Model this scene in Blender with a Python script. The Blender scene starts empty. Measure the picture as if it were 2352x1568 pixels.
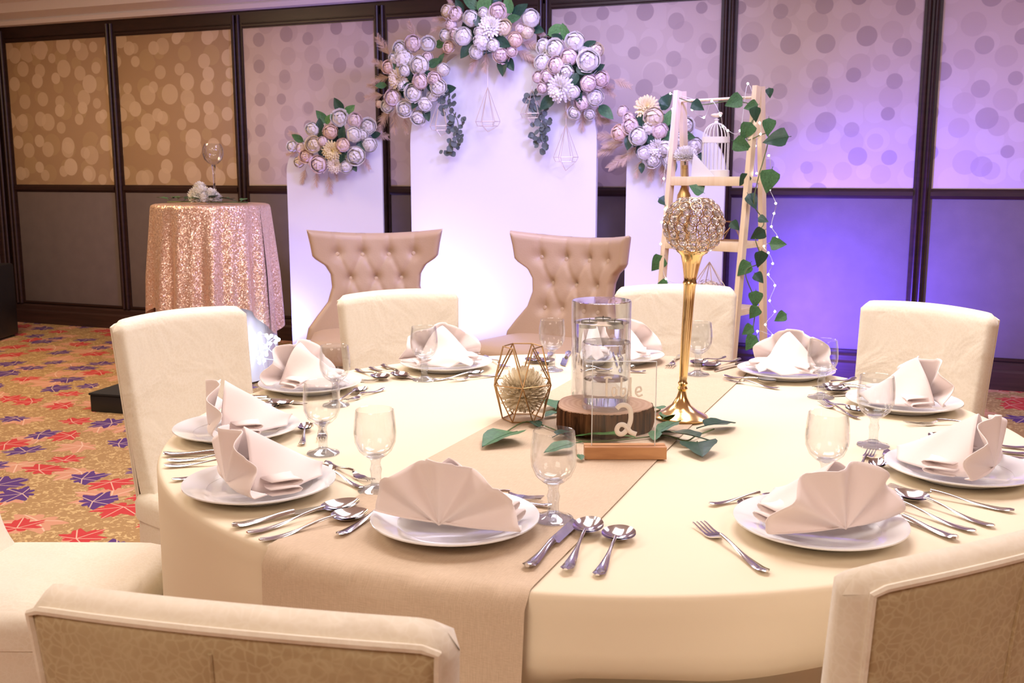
import bpy, bmesh, math, random
from math import sin, cos, pi, radians, sqrt, atan2, hypot
from mathutils import Vector, Matrix
random.seed(7)
SC = bpy.context.scene
COL = SC.collection

# ------------------------------------------------------------------ camera
F, HOR, YAW, CH = 2310.0, 400.0, radians(21.25), 1.315
TH = math.atan((784 - HOR) / F)
cam_d = bpy.data.cameras.new('camera')
cam = bpy.data.objects.new('camera', cam_d); COL.objects.link(cam)
cam.location = (0, 0, CH); cam.rotation_euler = (pi / 2 - TH, 0, YAW)
cam_d.sensor_width = 36; cam_d.lens = F / 2352 * 36
cam_d.dof.use_dof = True; cam_d.dof.focus_distance = 2.3; cam_d.dof.aperture_fstop = 14
cam_d.clip_start = .02
SC.camera = cam
def ray(x, y):
    u, v = (x - 1176) / F, (y - 784) / F
    fw, up = cos(TH) - v * sin(TH), -(sin(TH) + v * cos(TH))
    return Vector((cos(YAW) * u - sin(YAW) * fw, sin(YAW) * u + cos(YAW) * fw, up))
CAM = Vector((0, 0, CH))
def onz(x, y, z): d = ray(x, y); return CAM + d * ((z - CH) / d.z)
def ony(x, y, Y): d = ray(x, y); return CAM + d * (Y / d.y)
def onp(x, y, p, n):
    d = ray(x, y); return CAM + d * ((p - CAM).dot(n) / d.dot(n))

# ------------------------------------------------------------------ world, exposure, lights
SC.view_settings.view_transform = 'Standard'; SC.view_settings.look = 'None'
SC.view_settings.gamma = 1; SC.view_settings.use_curve_mapping = False
SC.view_settings.exposure = 0.0
W = bpy.data.worlds.new('world'); SC.world = W; W.use_nodes = True
W.node_tree.nodes['Background'].inputs[0].default_value = (.5, .45, .4, 1)
W.node_tree.nodes['Background'].inputs[1].default_value = .3
SC.cycles.max_bounces = 12; SC.cycles.transparent_max_bounces = 24
SC.cycles.sample_clamp_indirect = 6

def area(name, loc, size, power, color, target=None, sy=None):
    l = bpy.data.lights.new(name, 'AREA'); l.energy = power; l.color = color; l.size = size
    if sy: l.shape = 'RECTANGLE'; l.size_y = sy
    o = bpy.data.objects.new(name, l); COL.objects.link(o); o.location = loc
    if target: o.rotation_euler = (Vector(target) - Vector(loc)).to_track_quat('-Z', 'Y').to_euler()
    return o
def spot(name, loc, target, power, color, angle, blend=.6, r=.05):
    l = bpy.data.lights.new(name, 'SPOT'); l.energy = power; l.color = color
    l.spot_size = radians(angle); l.spot_blend = blend; l.shadow_soft_size = r
    o = bpy.data.objects.new(name, l); COL.objects.link(o); o.location = loc
    o.rotation_euler = (Vector(target) - Vector(loc)).to_track_quat('-Z', 'Y').to_euler()
    return o
CZ = 2.86                                             # ceiling height
NEU, WARM = (1, .93, .92), (1, .72, .42)
area('ceiling_lamp_table', (-.5, 2.8, CZ - .04), 1.3, 58, NEU)
area('ceiling_lamp_centre', (-2.5, 2.9, CZ - .04), 1.0, 34, NEU)
area('ceiling_lamp_side', (1.3, 4.2, CZ - .04), 1.0, 40, (.92, .84, 1))
area('added_backdrop_fill', (-2.0, 5.1, CZ - .04), .8, 24, (.80, .74, 1))  # added lavender fill, no fixture seen, lifts the flowers on the boards
area('ceiling_lamp_corner', (-5.6, 4.4, CZ - .04), 1.0, 66, WARM)
area('ceiling_lamp_aisle', (-3.4, 1.4, CZ - .04), 1.0, 40, (1, .86, .68))
area('added_rear_fill', (-.9, -1.5, CZ - .04), 1.4, 66, (1, .83, .70))  # unseen fill from behind the camera, raised to brighten camera-facing cloth
area('ceiling_lamp_rear_side', (2.2, .6, CZ - .04), 1.2, 40, (1, .85, .76))
VIO = (.32, .2, 1.0)
spot('uplight_backdrop', (-3.12, 5.72, .12), (-2.45, 6.3, 1.05), 72, (.46, .44, 1), 95, .7)
spot('uplight_left_board', (-4.25, 5.9, .1), (-3.9, 6.3, .8), 75, (.30, .28, 1), 110, .9)
spot('uplight_right_board', (-1.55, 5.85, .1), (-1.5, 6.3, 1.2), 26, (.45, .36, 1), 100, .9)
spot('uplight_wall', (-.80, 5.85, .2), (-.30, 6.8, .60), 620, (.13, .075, 1), 96, 1)
spot('violet_wash', (1.6, 3.4, 2.55), (-.5, 6.8, 1.3), 70, (.50, .36, 1), 95, 1, .2)
spot('violet_wash_boards', (-.6, 4.2, 2.6), (-2.5, 6.4, 1.5), 260, (.33, .29, 1), 80, 1, .2)

# ------------------------------------------------------------------ materials
def nodes(m): m.use_nodes = True; return m.node_tree.nodes, m.node_tree.links
MATS = {}
def mat(name, col, rough=.6, metal=0, var=0, vscale=8, bump=0, bscale=40, **kw):
    if name in MATS: return MATS[name]
    m = bpy.data.materials.new(name); N, L = nodes(m); b = N['Principled BSDF']
    b.inputs['Base Color'].default_value = (*col, 1); b.inputs['Roughness'].default_value = rough
    b.inputs['Metallic'].default_value = metal
    for k, v in kw.items(): b.inputs[k.replace('_', ' ')].default_value = v
    if var or bump:
        tc = N.new('ShaderNodeTexCoord')
    if var:
        n = N.new('ShaderNodeTexNoise'); n.inputs['Scale'].default_value = vscale; n.inputs['Detail'].default_value = 4
        L.new(tc.outputs['Object'], n.inputs['Vector'])
        r = N.new('ShaderNodeMapRange'); r.inputs[1].default_value = .3; r.inputs[2].default_value = .7
        r.inputs[3].default_value = 1 - var; r.inputs[4].default_value = 1 + var
        L.new(n.outputs[0], r.inputs[0])
        x = N.new('ShaderNodeMix'); x.data_type = 'RGBA'; x.blend_type = 'MULTIPLY'; x.inputs[0].default_value = 1
        x.inputs[6].default_value = (*col, 1); L.new(r.outputs[0], x.inputs[7]); L.new(x.outputs[2], b.inputs['Base Color'])
    if bump:
        n2 = N.new('ShaderNodeTexNoise'); n2.inputs['Scale'].default_value = bscale; n2.inputs['Detail'].default_value = 3
        L.new(tc.outputs['Object'], n2.inputs['Vector'])
        bp = N.new('ShaderNodeBump'); bp.inputs['Strength'].default_value = bump; bp.inputs['Distance'].default_value = .01
        L.new(n2.outputs[0], bp.inputs['Height']); L.new(bp.outputs[0], b.inputs['Normal'])
    MATS[name] = m; return m
def emis(name, col, strength):
    m = bpy.data.materials.new(name); N, L = nodes(m); b = N['Principled BSDF']
    b.inputs['Base Color'].default_value = (*col, 1); b.inputs['Emission Color'].default_value = (*col, 1)
    b.inputs['Emission Strength'].default_value = strength; MATS[name] = m; return m
def thin_glass(name, tint=(.955, .96, .965), ior=1.35, base=.025):
    m = bpy.data.materials.new(name); N, L = nodes(m); N.remove(N['Principled BSDF'])
    t = N.new('ShaderNodeBsdfTransparent'); t.inputs[0].default_value = (*tint, 1)
    g = N.new('ShaderNodeBsdfGlossy'); g.inputs['Roughness'].default_value = .03
    w = N.new('ShaderNodeLayerWeight'); w.inputs['Blend'].default_value = .5
    pw = N.new('ShaderNodeMath'); pw.operation = 'POWER'; L.new(w.outputs['Facing'], pw.inputs[0]); pw.inputs[1].default_value = 2.6
    f = N.new('ShaderNodeMath'); f.operation = 'MULTIPLY_ADD'; L.new(pw.outputs[0], f.inputs[0]); f.inputs[1].default_value = .75 * ior / 1.35; f.inputs[2].default_value = base
    x = N.new('ShaderNodeMixShader'); L.new(f.outputs[0], x.inputs[0]); L.new(t.outputs[0], x.inputs[1]); L.new(g.outputs[0], x.inputs[2])
    L.new(x.outputs[0], N['Material Output'].inputs[0]); MATS[name] = m; return m
class NT:                                             # tiny node helper for the printed patterns
    def __init__(s, m): s.m = m; s.N, s.L = nodes(m); s.b = s.N['Principled BSDF']
    def new(s, t, **kw):
        n = s.N.new(t)
        for k, v in kw.items(): setattr(n, k, v)
        return n
    def put(s, sock, v):
        if hasattr(v, 'is_linked') or hasattr(v, 'links'): s.L.new(v, sock)
        else: sock.default_value = v
    def math(s, op, a, b=0, c=None):
        n = s.new('ShaderNodeMath', operation=op); s.put(n.inputs[0], a); s.put(n.inputs[1], b)
        if c is not None: s.put(n.inputs[2], c)
        return n.outputs[0]
    def vmath(s, op, a, b=None, scale=None):
        n = s.new('ShaderNodeVectorMath', operation=op); s.put(n.inputs[0], a)
        if b is not None: s.put(n.inputs[1], b)
        if scale is not None: s.put(n.inputs['Scale'], scale)
        return n.outputs['Value'] if op == 'LENGTH' else n.outputs['Vector']
    def mix(s, f, a, b):
        n = s.new('ShaderNodeMix', data_type='RGBA'); s.put(n.inputs[0], f)
        s.put(n.inputs[6], (*a, 1) if isinstance(a, tuple) else a); s.put(n.inputs[7], (*b, 1) if isinstance(b, tuple) else b)
        return n.outputs[2]
    def sep(s, v): n = s.new('ShaderNodeSeparateXYZ'); s.put(n.inputs[0], v); return n.outputs
    def obj(s): return s.new('ShaderNodeTexCoord').outputs['Object']

def wallpaper(name, base, dots):
    m = bpy.data.materials.new(name); t = NT(m); c = t.obj(); x, y, z = t.sep(c)
    cb = t.new('ShaderNodeCombineXYZ'); t.L.new(t.math('ADD', x, y), cb.inputs[0]); t.L.new(z, cb.inputs[1])
    col = base
    for k, (sc, rnd, r0, r1, dc) in enumerate(dots):
        v = t.vmath('ADD', t.vmath('SCALE', cb.outputs[0], scale=sc), (3.7 * k + 1.3, 8.1 * k, 0))
        vo = t.new('ShaderNodeTexVoronoi', voronoi_dimensions='2D'); vo.inputs['Scale'].default_value = 1; vo.inputs['Randomness'].default_value = rnd
        t.L.new(v, vo.inputs['Vector'])
        cr = t.sep(vo.outputs['Color'])
        rad = t.math('MULTIPLY_ADD', cr[0], (r1 - r0) * sc, r0 * sc)
        d = t.math('SUBTRACT', rad, vo.outputs['Distance'])
        f = t.new('ShaderNodeMapRange'); f.inputs[2].default_value = .02; t.L.new(d, f.inputs[0])
        col = t.mix(t.math('MULTIPLY', f.outputs[0], t.math('MULTIPLY_ADD', cr[1], .35, .65)), col, dc)
    t.L.new(col, t.b.inputs['Base Color']); t.b.inputs['Roughness'].default_value = .6
    MATS[name] = m; return m
wallpaper('wallpaper_sheen_dot', (.45, .30, .17), [(4.6, .55, .05, .095, (.50, .35, .19)), (4.7, .6, .045, .085, (.66, .50, .33)), (3.9, .6, .04, .08, (.70, .54, .37))])  # sheen of the metallic dots painted in as lighter dot colours
wallpaper('wallpaper_no_sheen_dot', (.64, .53, .45), [(4.8, .55, .05, .095, (.68, .57, .49)), (4.6, .5, .05, .08, (.57, .46, .40)), (4.3, .5, .04, .068, (.44, .345, .32))])  # copy of the same paper, dots painted dark where they catch no sheen

def carpet():
    m = bpy.data.materials.new('leaf_carpet'); t = NT(m); c = t.obj()
    sp = t.new('ShaderNodeTexVoronoi', voronoi_dimensions='2D'); sp.inputs['Scale'].default_value = 1
    x, y, z = t.sep(c)
    wob = t.new('ShaderNodeTexNoise'); wob.inputs['Scale'].default_value = 22; t.L.new(c, wob.inputs['Vector'])
    n2 = t.new('ShaderNodeTexNoise'); n2.inputs['Scale'].default_value = 34; n2.inputs['Detail'].default_value = 1; n2.inputs['Distortion'].default_value = 1.5; t.L.new(c, n2.inputs['Vector'])
    f = t.new('ShaderNodeMapRange'); f.inputs[1].default_value = .56; f.inputs[2].default_value = .60; t.L.new(n2.outputs[0], f.inputs[0])
    col = t.mix(t.math('MULTIPLY', f.outputs[0], .8), (.36, .215, .085), (.62, .44, .20))
    tips = [(0, 1), (.028, .78), (.042, .84), (.075, .56), (.10, .66), (.115, .72), (.14, .95), (.158, .76), (.175, .82), (.205, .52), (.235, .58), (.275, .78), (.30, .56), (.34, .34), (.38, .42), (.43, .36), (.47, .22), (.5, .06)]
    def layer(col, sc, off, size, colors, keep):
        v = t.vmath('ADD', t.vmath('SCALE', c, scale=sc), off)
        vo = t.new('ShaderNodeTexVoronoi', voronoi_dimensions='2D'); vo.inputs['Scale'].default_value = 1; vo.inputs['Randomness'].default_value = .62
        t.L.new(v, vo.inputs['Vector']); cr = t.sep(vo.outputs['Color'])
        loc = t.vmath('MULTIPLY', t.vmath('SUBTRACT', v, vo.outputs['Position']), (1, 1, 0))
        ro = t.new('ShaderNodeVectorRotate', rotation_type='Z_AXIS'); t.L.new(loc, ro.inputs['Vector']); t.L.new(t.math('MULTIPLY', cr[0], 6.2832), ro.inputs['Angle'])
        lx, ly, lz = t.sep(ro.outputs[0])
        th = t.math('ABSOLUTE', t.math('DIVIDE', t.math('ARCTAN2', ly, lx), 2 * pi))      # 0 at the tip .. .5 at the stalk
        fc = t.new('ShaderNodeFloatCurve'); cu = fc.mapping.curves[0]
        pts = cu.points; pts[0].location = (0, tips[0][1]); pts[1].location = (1, .1)
        for a, b in tips[1:]: pts.new(a, b)
        for p in pts: p.handle_type = 'VECTOR'
        fc.mapping.update(); t.L.new(th, fc.inputs['Value'])
        r = t.vmath('LENGTH', loc)
        rad = t.math('MULTIPLY', fc.outputs[0], t.math('MULTIPLY_ADD', cr[1], size * .35, size * .7))
        ed = t.math('MULTIPLY_ADD', wob.outputs[0], .04, -.02)
        mk = t.math('GREATER_THAN', t.math('ADD', t.math('SUBTRACT', rad, r), ed), 0)
        mk = t.math('MULTIPLY', mk, t.math('LESS_THAN', cr[2], keep))
        vn = None                                                                       # pale veins down the lobes
        for a in (0, .155, .30):
            q = t.math('MULTIPLY', t.math('ABSOLUTE', t.math('SUBTRACT', th, a)), r)
            vn = q if vn is None else t.math('MINIMUM', vn, q)
        vm = t.math('LESS_THAN', vn, .0015)
        lc = colors[0]
        if len(colors) > 1: lc = t.mix(t.math('GREATER_THAN', t.math('FRACT', t.math('MULTIPLY', cr[1], 7.3)), .5), colors[0], colors[1])
        lc = t.mix(t.math('MULTIPLY', vm, .75), lc, (.72, .5, .36))
        return t.mix(mk, col, lc)
    col = layer(col, 3.0, (11.3, 4.1, 0), .56, [(.56, .27, .16)], .8)
    col = layer(col, 3.7, (2.7, 9.2, 0), .56, [(.50, .035, .035), (.085, .028, .16)], .92)
    t.L.new(col, t.b.inputs['Base Color']); t.b.inputs['Roughness'].default_value = .95
    bn = t.new('ShaderNodeTexNoise'); bn.inputs['Scale'].default_value = 300; t.L.new(c, bn.inputs['Vector'])
    bp = t.new('ShaderNodeBump'); bp.inputs['Strength'].default_value = .4; bp.inputs['Distance'].default_value = .004
    t.L.new(bn.outputs[0], bp.inputs['Height']); t.L.new(bp.outputs[0], t.b.inputs['Normal'])
    MATS['leaf_carpet'] = m
carpet()
def crackle(name, c1, c2):
    m = bpy.data.materials.new(name); t = NT(m); c = t.obj()
    nz = t.new('ShaderNodeTexNoise'); nz.inputs['Scale'].default_value = 30; t.L.new(c, nz.inputs['Vector'])
    v = t.vmath('ADD', c, t.vmath('SCALE', t.vmath('SUBTRACT', nz.outputs['Color'], (.5, .5, .5)), scale=.02))
    vo = t.new('ShaderNodeTexVoronoi', feature='DISTANCE_TO_EDGE'); vo.inputs['Scale'].default_value = 96; t.L.new(v, vo.inputs['Vector'])
    f = t.new('ShaderNodeMapRange'); f.inputs[1].default_value = .02; f.inputs[2].default_value = .16; t.L.new(vo.outputs['Distance'], f.inputs[0])
    n2 = t.new('ShaderNodeTexNoise'); n2.inputs['Scale'].default_value = 9; n2.inputs['Detail'].default_value = 3; t.L.new(c, n2.inputs['Vector'])
    g = t.new('ShaderNodeMapRange'); g.inputs[1].default_value = .35; g.inputs[2].default_value = .65; t.L.new(n2.outputs[0], g.inputs[0])
    col = t.mix(t.math('MULTIPLY', f.outputs[0], t.math('MULTIPLY_ADD', g.outputs[0], .6, .4)), c1, c2)
    t.L.new(col, t.b.inputs['Base Color']); t.b.inputs['Roughness'].default_value = .75; t.b.inputs['Sheen Weight'].default_value = .15
    wr = t.new('ShaderNodeTexNoise'); wr.inputs['Scale'].default_value = 7; wr.inputs['Detail'].default_value = 3; wr.inputs['Distortion'].default_value = .8; t.L.new(c, wr.inputs['Vector'])
    bp = t.new('ShaderNodeBump'); bp.inputs['Strength'].default_value = .35; bp.inputs['Distance'].default_value = .03
    t.L.new(wr.outputs[0], bp.inputs['Height']); t.L.new(bp.outputs[0], t.b.inputs['Normal'])
    MATS[name] = m
crackle('crackle_fabric', (.50, .40, .23), (.40, .29, .15))
crackle('cover_cream', (.80, .73, .60), (.76, .68, .54))
def sequin():
    m = bpy.data.materials.new('sequin_cloth'); t = NT(m); c = t.obj()
    vo = t.new('ShaderNodeTexVoronoi'); vo.inputs['Scale'].default_value = 190; t.L.new(c, vo.inputs['Vector'])
    g = t.new('ShaderNodeNewGeometry')
    nn = t.vmath('NORMALIZE', t.vmath('ADD', g.outputs['Normal'], t.vmath('SCALE', t.vmath('SUBTRACT', vo.outputs['Color'], (.5, .5, .5)), scale=.65)))
    t.L.new(nn, t.b.inputs['Normal'])
    cr = t.sep(vo.outputs['Color'])
    t.L.new(t.mix(cr[0], (.80, .50, .36), (.88, .66, .54)), t.b.inputs['Base Color'])
    t.b.inputs['Metallic'].default_value = .55; t.b.inputs['Roughness'].default_value = .3
    MATS['sequin_cloth'] = m
sequin()
def linen():
    m = bpy.data.materials.new('runner_linen'); t = NT(m); c = t.obj()
    a = t.new('ShaderNodeTexNoise'); a.inputs['Scale'].default_value = 1; a.inputs['Detail'].default_value = 2
    t.L.new(t.vmath('MULTIPLY', c, (900, 60, 60)), a.inputs['Vector'])
    b = t.new('ShaderNodeTexNoise'); b.inputs['Scale'].default_value = 1; b.inputs['Detail'].default_value = 2
    t.L.new(t.vmath('MULTIPLY', c, (60, 900, 900)), b.inputs['Vector'])
    f = t.math('MULTIPLY', t.math('ADD', a.outputs[0], b.outputs[0]), .5)
    g = t.new('ShaderNodeMapRange'); g.inputs[1].default_value = .35; g.inputs[2].default_value = .65; t.L.new(f, g.inputs[0])
    t.L.new(t.mix(g.outputs[0], (.54, .41, .285), (.65, .51, .37)), t.b.inputs['Base Color']); t.b.inputs['Roughness'].default_value = .85
    w = t.new('ShaderNodeTexNoise'); w.inputs['Scale'].default_value = 6; t.L.new(c, w.inputs['Vector'])
    bp = t.new('ShaderNodeBump'); bp.inputs['Strength'].default_value = .25; bp.inputs['Distance'].default_value = .03
    t.L.new(w.outputs[0], bp.inputs['Height']); t.L.new(bp.outputs[0], t.b.inputs['Normal'])
    MATS['runner_linen'] = m
linen()
def slice_top():
    m = bpy.data.materials.new('wood_rings'); t = NT(m); c = t.obj()
    r = t.vmath('LENGTH', t.vmath('MULTIPLY', c, (1, 1, 0)))
    n = t.new('ShaderNodeTexNoise'); n.inputs['Scale'].default_value = 14; n.inputs['Detail'].default_value = 3; t.L.new(c, n.inputs['Vector'])
    q = t.math('SINE', t.math('MULTIPLY_ADD', r, 520, t.math('MULTIPLY', n.outputs[0], 9)))
    f = t.math('MULTIPLY_ADD', q, .25, .5)
    t.L.new(t.mix(f, (.42, .25, .155), (.56, .37, .25)), t.b.inputs['Base Color']); t.b.inputs['Roughness'].default_value = .7
    MATS['wood_rings'] = m
slice_top()
def grain(name, c1, c2, axis=(60, 3, 60), rough=.5):
    m = bpy.data.materials.new(name); t = NT(m); c = t.obj()
    n = t.new('ShaderNodeTexNoise'); n.inputs['Scale'].default_value = 1; n.inputs['Detail'].default_value = 4; n.inputs['Distortion'].default_value = .6
    t.L.new(t.vmath('MULTIPLY', c, axis), n.inputs['Vector'])
    g = t.new('ShaderNodeMapRange'); g.inputs[1].default_value = .3; g.inputs[2].default_value = .7; t.L.new(n.outputs[0], g.inputs[0])
    t.L.new(t.mix(g.outputs[0], c1, c2), t.b.inputs['Base Color']); t.b.inputs['Roughness'].default_value = rough
    MATS[name] = m
grain('dark_wood', (.022, .009, .006), (.038, .015, .010), (6, 6, 40), .38)
grain('skirting_wood', (.035, .016, .012), (.06, .027, .02), (3, 3, 60), .4)
grain('pine', (.80, .64, .42), (.88, .74, .53), (40, 40, 3), .55)
grain('acacia', (.42, .19, .07), (.60, .31, .13), (8, 60, 60), .45)
grain('bark', (.018, .008, .004), (.19, .085, .038), (110, 110, 5), 1.0)
MATS['bark'].node_tree.nodes['Principled BSDF'].inputs['Specular IOR Level'].default_value = .1

mat('panel_fabric', (.165, .13, .12), .85, var=.06, bump=.1, bscale=200)
mat('plaster', (.84, .82, .81), .8)
mat('tablecloth', (.80, .69, .51), .75, bump=.06, bscale=5)
mat('napkin', (.88, .77, .74), .8, bump=.05, bscale=30)
mat('porcelain', (.86, .86, .86), .12, Coat_Weight=.5)
mat('steel', (.72, .71, .72), .13, 1)
mat('board_white', (.76, .76, .78), .6)
mat('leather', (.50, .36, .255), .42, bump=.08, bscale=120)
mat('button_leather', (.60, .45, .33), .3)
mat('black_plastic', (.012, .012, .014), .45)
mat('black_cloth', (.01, .01, .011), .8)
mat('gold', (.83, .60, .28), .18, 1)
mat('bronze', (.55, .38, .24), .25, 1)
mat('bottle_gold', (.62, .42, .16), .4, .7)
mat('brass_wire', (.42, .26, .12), .35, .9)
mat('pale_wire', (.75, .66, .58), .4, .6)
mat('white_paint', (.82, .80, .76), .5)
mat('rose_white', (.86, .83, .78), .65, Subsurface_Weight=.0)
mat('rose_cream', (.86, .76, .58), .65)
mat('rose_pink', (.86, .73, .69), .65)
mat('rose_peach', (.87, .69, .56), .65)
mat('rose_yellow', (.86, .74, .40), .65)
mat('leaf_green', (.055, .16, .06), .45, var=.3, vscale=12)
mat('leaf_dark', (.022, .07, .04), .4, var=.25, vscale=12)
mat('leaf_bright', (.10, .26, .08), .45, var=.25, vscale=12)
mat('eucalyptus', (.11, .14, .13), .6, var=.2, vscale=12)
mat('plume', (.62, .46, .36), .9)
mat('stem', (.12, .16, .06), .7)
mat('underskirt', (.78, .76, .80), .7)
mat('cord_clear', (.75, .78, .78), .4)
mat('etched', (.86, .80, .70), .7)
mat('candle_wax', (.85, .82, .74), .5)
mat('tin', (.6, .6, .58), .3, 1)
mat('rose_center', (.80, .62, .12), .7)
emis('bulb', (1, .95, .85), 16)
emis('bulb_blue', (.55, .75, 1), 22)
thin_glass('glass_thin')
thin_glass('glass_heavy', (.90, .92, .95), 1.35, .12)
thin_glass('acrylic', (.975, .98, .98), 1.25)
mat('glass_solid', (1, 1, 1), 0, Transmission_Weight=1, IOR=1.45)
mat('water', (.97, .99, 1), 0, Transmission_Weight=1, IOR=1.2)
mat('crystal', (.97, .95, .95), .03, Transmission_Weight=.9, IOR=1.5)

# ------------------------------------------------------------------ mesh builder
class MB:
    def __init__(s): s.v = []; s.f = []; s.mi = []; s.cur = 0
    def add(s, vs, fs, M=None):
        o = len(s.v); s.v += [(M @ Vector(p)) if M else Vector(p) for p in vs]
        for f in fs: s.f.append([i + o for i in f]); s.mi.append(s.cur)
        return s
    def box(s, a, b, M=None):
        x0, y0, z0 = a; x1, y1, z1 = b
        return s.add([(x0, y0, z0), (x1, y0, z0), (x1, y1, z0), (x0, y1, z0), (x0, y0, z1), (x1, y0, z1), (x1, y1, z1), (x0, y1, z1)],
                     [(0, 3, 2, 1), (4, 5, 6, 7), (0, 1, 5, 4), (1, 2, 6, 5), (2, 3, 7, 6), (3, 0, 4, 7)], M)
    def beam(s, p, q, w, h, up=(0, 0, 1)):                     # rectangular bar from p to q
        p, q = Vector(p), Vector(q); d = (q - p).normalized(); u = d.cross(Vector(up))
        if u.length < 1e-4: u = d.cross(Vector((0, 1, 0)))
        u.normalize(); v = u.cross(d)
        c = [u * (w / 2) * a + v * (h / 2) * b for a, b in ((-1, -1), (1, -1), (1, 1), (-1, 1))]
        return s.add([p + k for k in c] + [q + k for k in c], [(3, 2, 1, 0), (4, 5, 6, 7), (0, 1, 5, 4), (1, 2, 6, 5), (2, 3, 7, 6), (3, 0, 4, 7)])
    def tube(s, pts, r, n=8, closed=False, caps=True):
        pts = [Vector(p) for p in pts]; m = len(pts)
        rs = r if isinstance(r, (list, tuple)) else [r] * m
        vs = []; prev = None
        for i, p in enumerate(pts):
            if closed: d = pts[(i + 1) % m] - pts[i - 1]
            else: d = pts[min(i + 1, m - 1)] - pts[max(i - 1, 0)]
            d = d.normalized() if d.length > 1e-9 else Vector((0, 0, 1))
            if prev is None: u = d.orthogonal().normalized()
            else:
                u = prev - d * prev.dot(d); u = u.normalized() if u.length > 1e-6 else d.orthogonal().normalized()
            prev = u; w = d.cross(u)
            for k in range(n):
                a = 2 * pi * k / n; vs.append(p + (u * cos(a) + w * sin(a)) * rs[i])
        fs = []
        for i in range(m if closed else m - 1):
            j = (i + 1) % m
            for k in range(n): fs.append((i * n + k, i * n + (k + 1) % n, j * n + (k + 1) % n, j * n + k))
        if caps and not closed: fs += [tuple(range(n - 1, -1, -1)), tuple((m - 1) * n + k for k in range(n))]
        return s.add(vs, fs)
    def lathe(s, prof, n=32, M=None, closed=False):            # profile of (r, z)
        vs = []; fs = []; m = len(prof)
        for r, z in prof:
            for k in range(n):
                a = 2 * pi * k / n; vs.append((r * cos(a), r * sin(a), z))
        for i in range(m if closed else m - 1):
            j = (i + 1) % m
            for k in range(n): fs.append((i * n + k, i * n + (k + 1) % n, j * n + (k + 1) % n, j * n + k))
        if not closed:
            if prof[0][0] > 1e-6: fs.append(tuple(range(n - 1, -1, -1)))
            if prof[-1][0] > 1e-6: fs.append(tuple((m - 1) * n + k for k in range(n)))
        return s.add(vs, fs, M)
    def grid(s, fn, nu, nv, M=None, wrap=False):
        vs = [fn(i / nu, j / nv) for j in range(nv + 1) for i in range(nu + 1)]
        fs = [(j * (nu + 1) + i, j * (nu + 1) + i + 1, (j + 1) * (nu + 1) + i + 1, (j + 1) * (nu + 1) + i) for j in range(nv) for i in range(nu)]
        return s.add(vs, fs, M)
    def prism(s, outline, y0, y1):                             # outline in x,z extruded along y
        n = len(outline)
        return s.add([(x, y0, z) for x, z in outline] + [(x, y1, z) for x, z in outline],
                     [tuple(range(n)), tuple(range(2 * n - 1, n - 1, -1))] + [(i, i + n, (i + 1) % n + n, (i + 1) % n) for i in range(n)])
    def mesh(s, name, mats, sharp=40, merge=1e-5, bevel=0):
        me = bpy.data.meshes.new(name); me.from_pydata([tuple(p) for p in s.v], [], s.f)
        bm = bmesh.new(); bm.from_mesh(me)
        for i, f in enumerate(bm.faces): f.material_index = s.mi[i] if i < len(s.mi) else 0
        if merge: bmesh.ops.remove_doubles(bm, verts=bm.verts, dist=merge)
        if bevel:
            ed = [e for e in bm.edges if len(e.link_faces) == 2 and e.calc_face_angle(0) > radians(50)]
            bmesh.ops.bevel(bm, geom=ed, offset=bevel, segments=2, affect='EDGES', profile=.5)
        bmesh.ops.recalc_face_normals(bm, faces=bm.faces)
        bm.to_mesh(me); bm.free()
        for m in (mats if isinstance(mats, list) else [mats]): me.materials.append(MATS[m])
        me.polygons.foreach_set('use_smooth', [True] * len(me.polygons)); me.set_sharp_from_angle(angle=radians(sharp))
        return me
    def build(s, name, mats, parent=None, loc=None, **kw): return put(name, s.mesh(name, mats, **kw), parent, loc)
def put(name, me, parent=None, loc=None, M=None):
    o = bpy.data.objects.new(name, me); COL.objects.link(o)
    if parent: o.parent = parent
    if loc is not None: o.location = loc
    if M is not None: o.matrix_basis = M
    return o
def thing(name, label, cat, loc=(0, 0, 0), rz=0, group=None):
    o = bpy.data.objects.new(name, None); COL.objects.link(o); o.empty_display_size = .1
    o.location = loc; o.rotation_euler = (0, 0, rz)
    return tag(o, label, cat, group)
def tag(o, label, cat, group=None):
    o['label'] = label; o['category'] = cat
    if group: o['group'] = group
    return o
def struct(o): o['kind'] = 'structure'; return o
def axisM(loc, zdir, scale=1, spin=0, up=Vector((0, 0, 1))):
    q = Vector(zdir).normalized().to_track_quat('Z', 'Y')
    return Matrix.Translation(loc) @ q.to_matrix().to_4x4() @ Matrix.Rotation(spin, 4, 'Z') @ Matrix.Scale(scale, 4)
def solid(o, th, off=0):
    md = o.modifiers.new('solidify', 'SOLIDIFY'); md.thickness = th; md.offset = off; return o
def smoothstep(a, b, x): t = max(0, min(1, (x - a) / (b - a))); return t * t * (3 - 2 * t)
def catmull(pts, k=6):
    pts = [Vector(p) for p in pts]; out = []
    for i in range(len(pts) - 1):
        p0, p1, p2, p3 = pts[max(i - 1, 0)], pts[i], pts[i + 1], pts[min(i + 2, len(pts) - 1)]
        for j in range(k):
            t = j / k
            out.append(.5 * ((2 * p1) + (p2 - p0) * t + (2 * p0 - 5 * p1 + 4 * p2 - p3) * t * t + (3 * p1 - p0 - 3 * p2 + p3) * t ** 3))
    return out + [pts[-1]]

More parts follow.
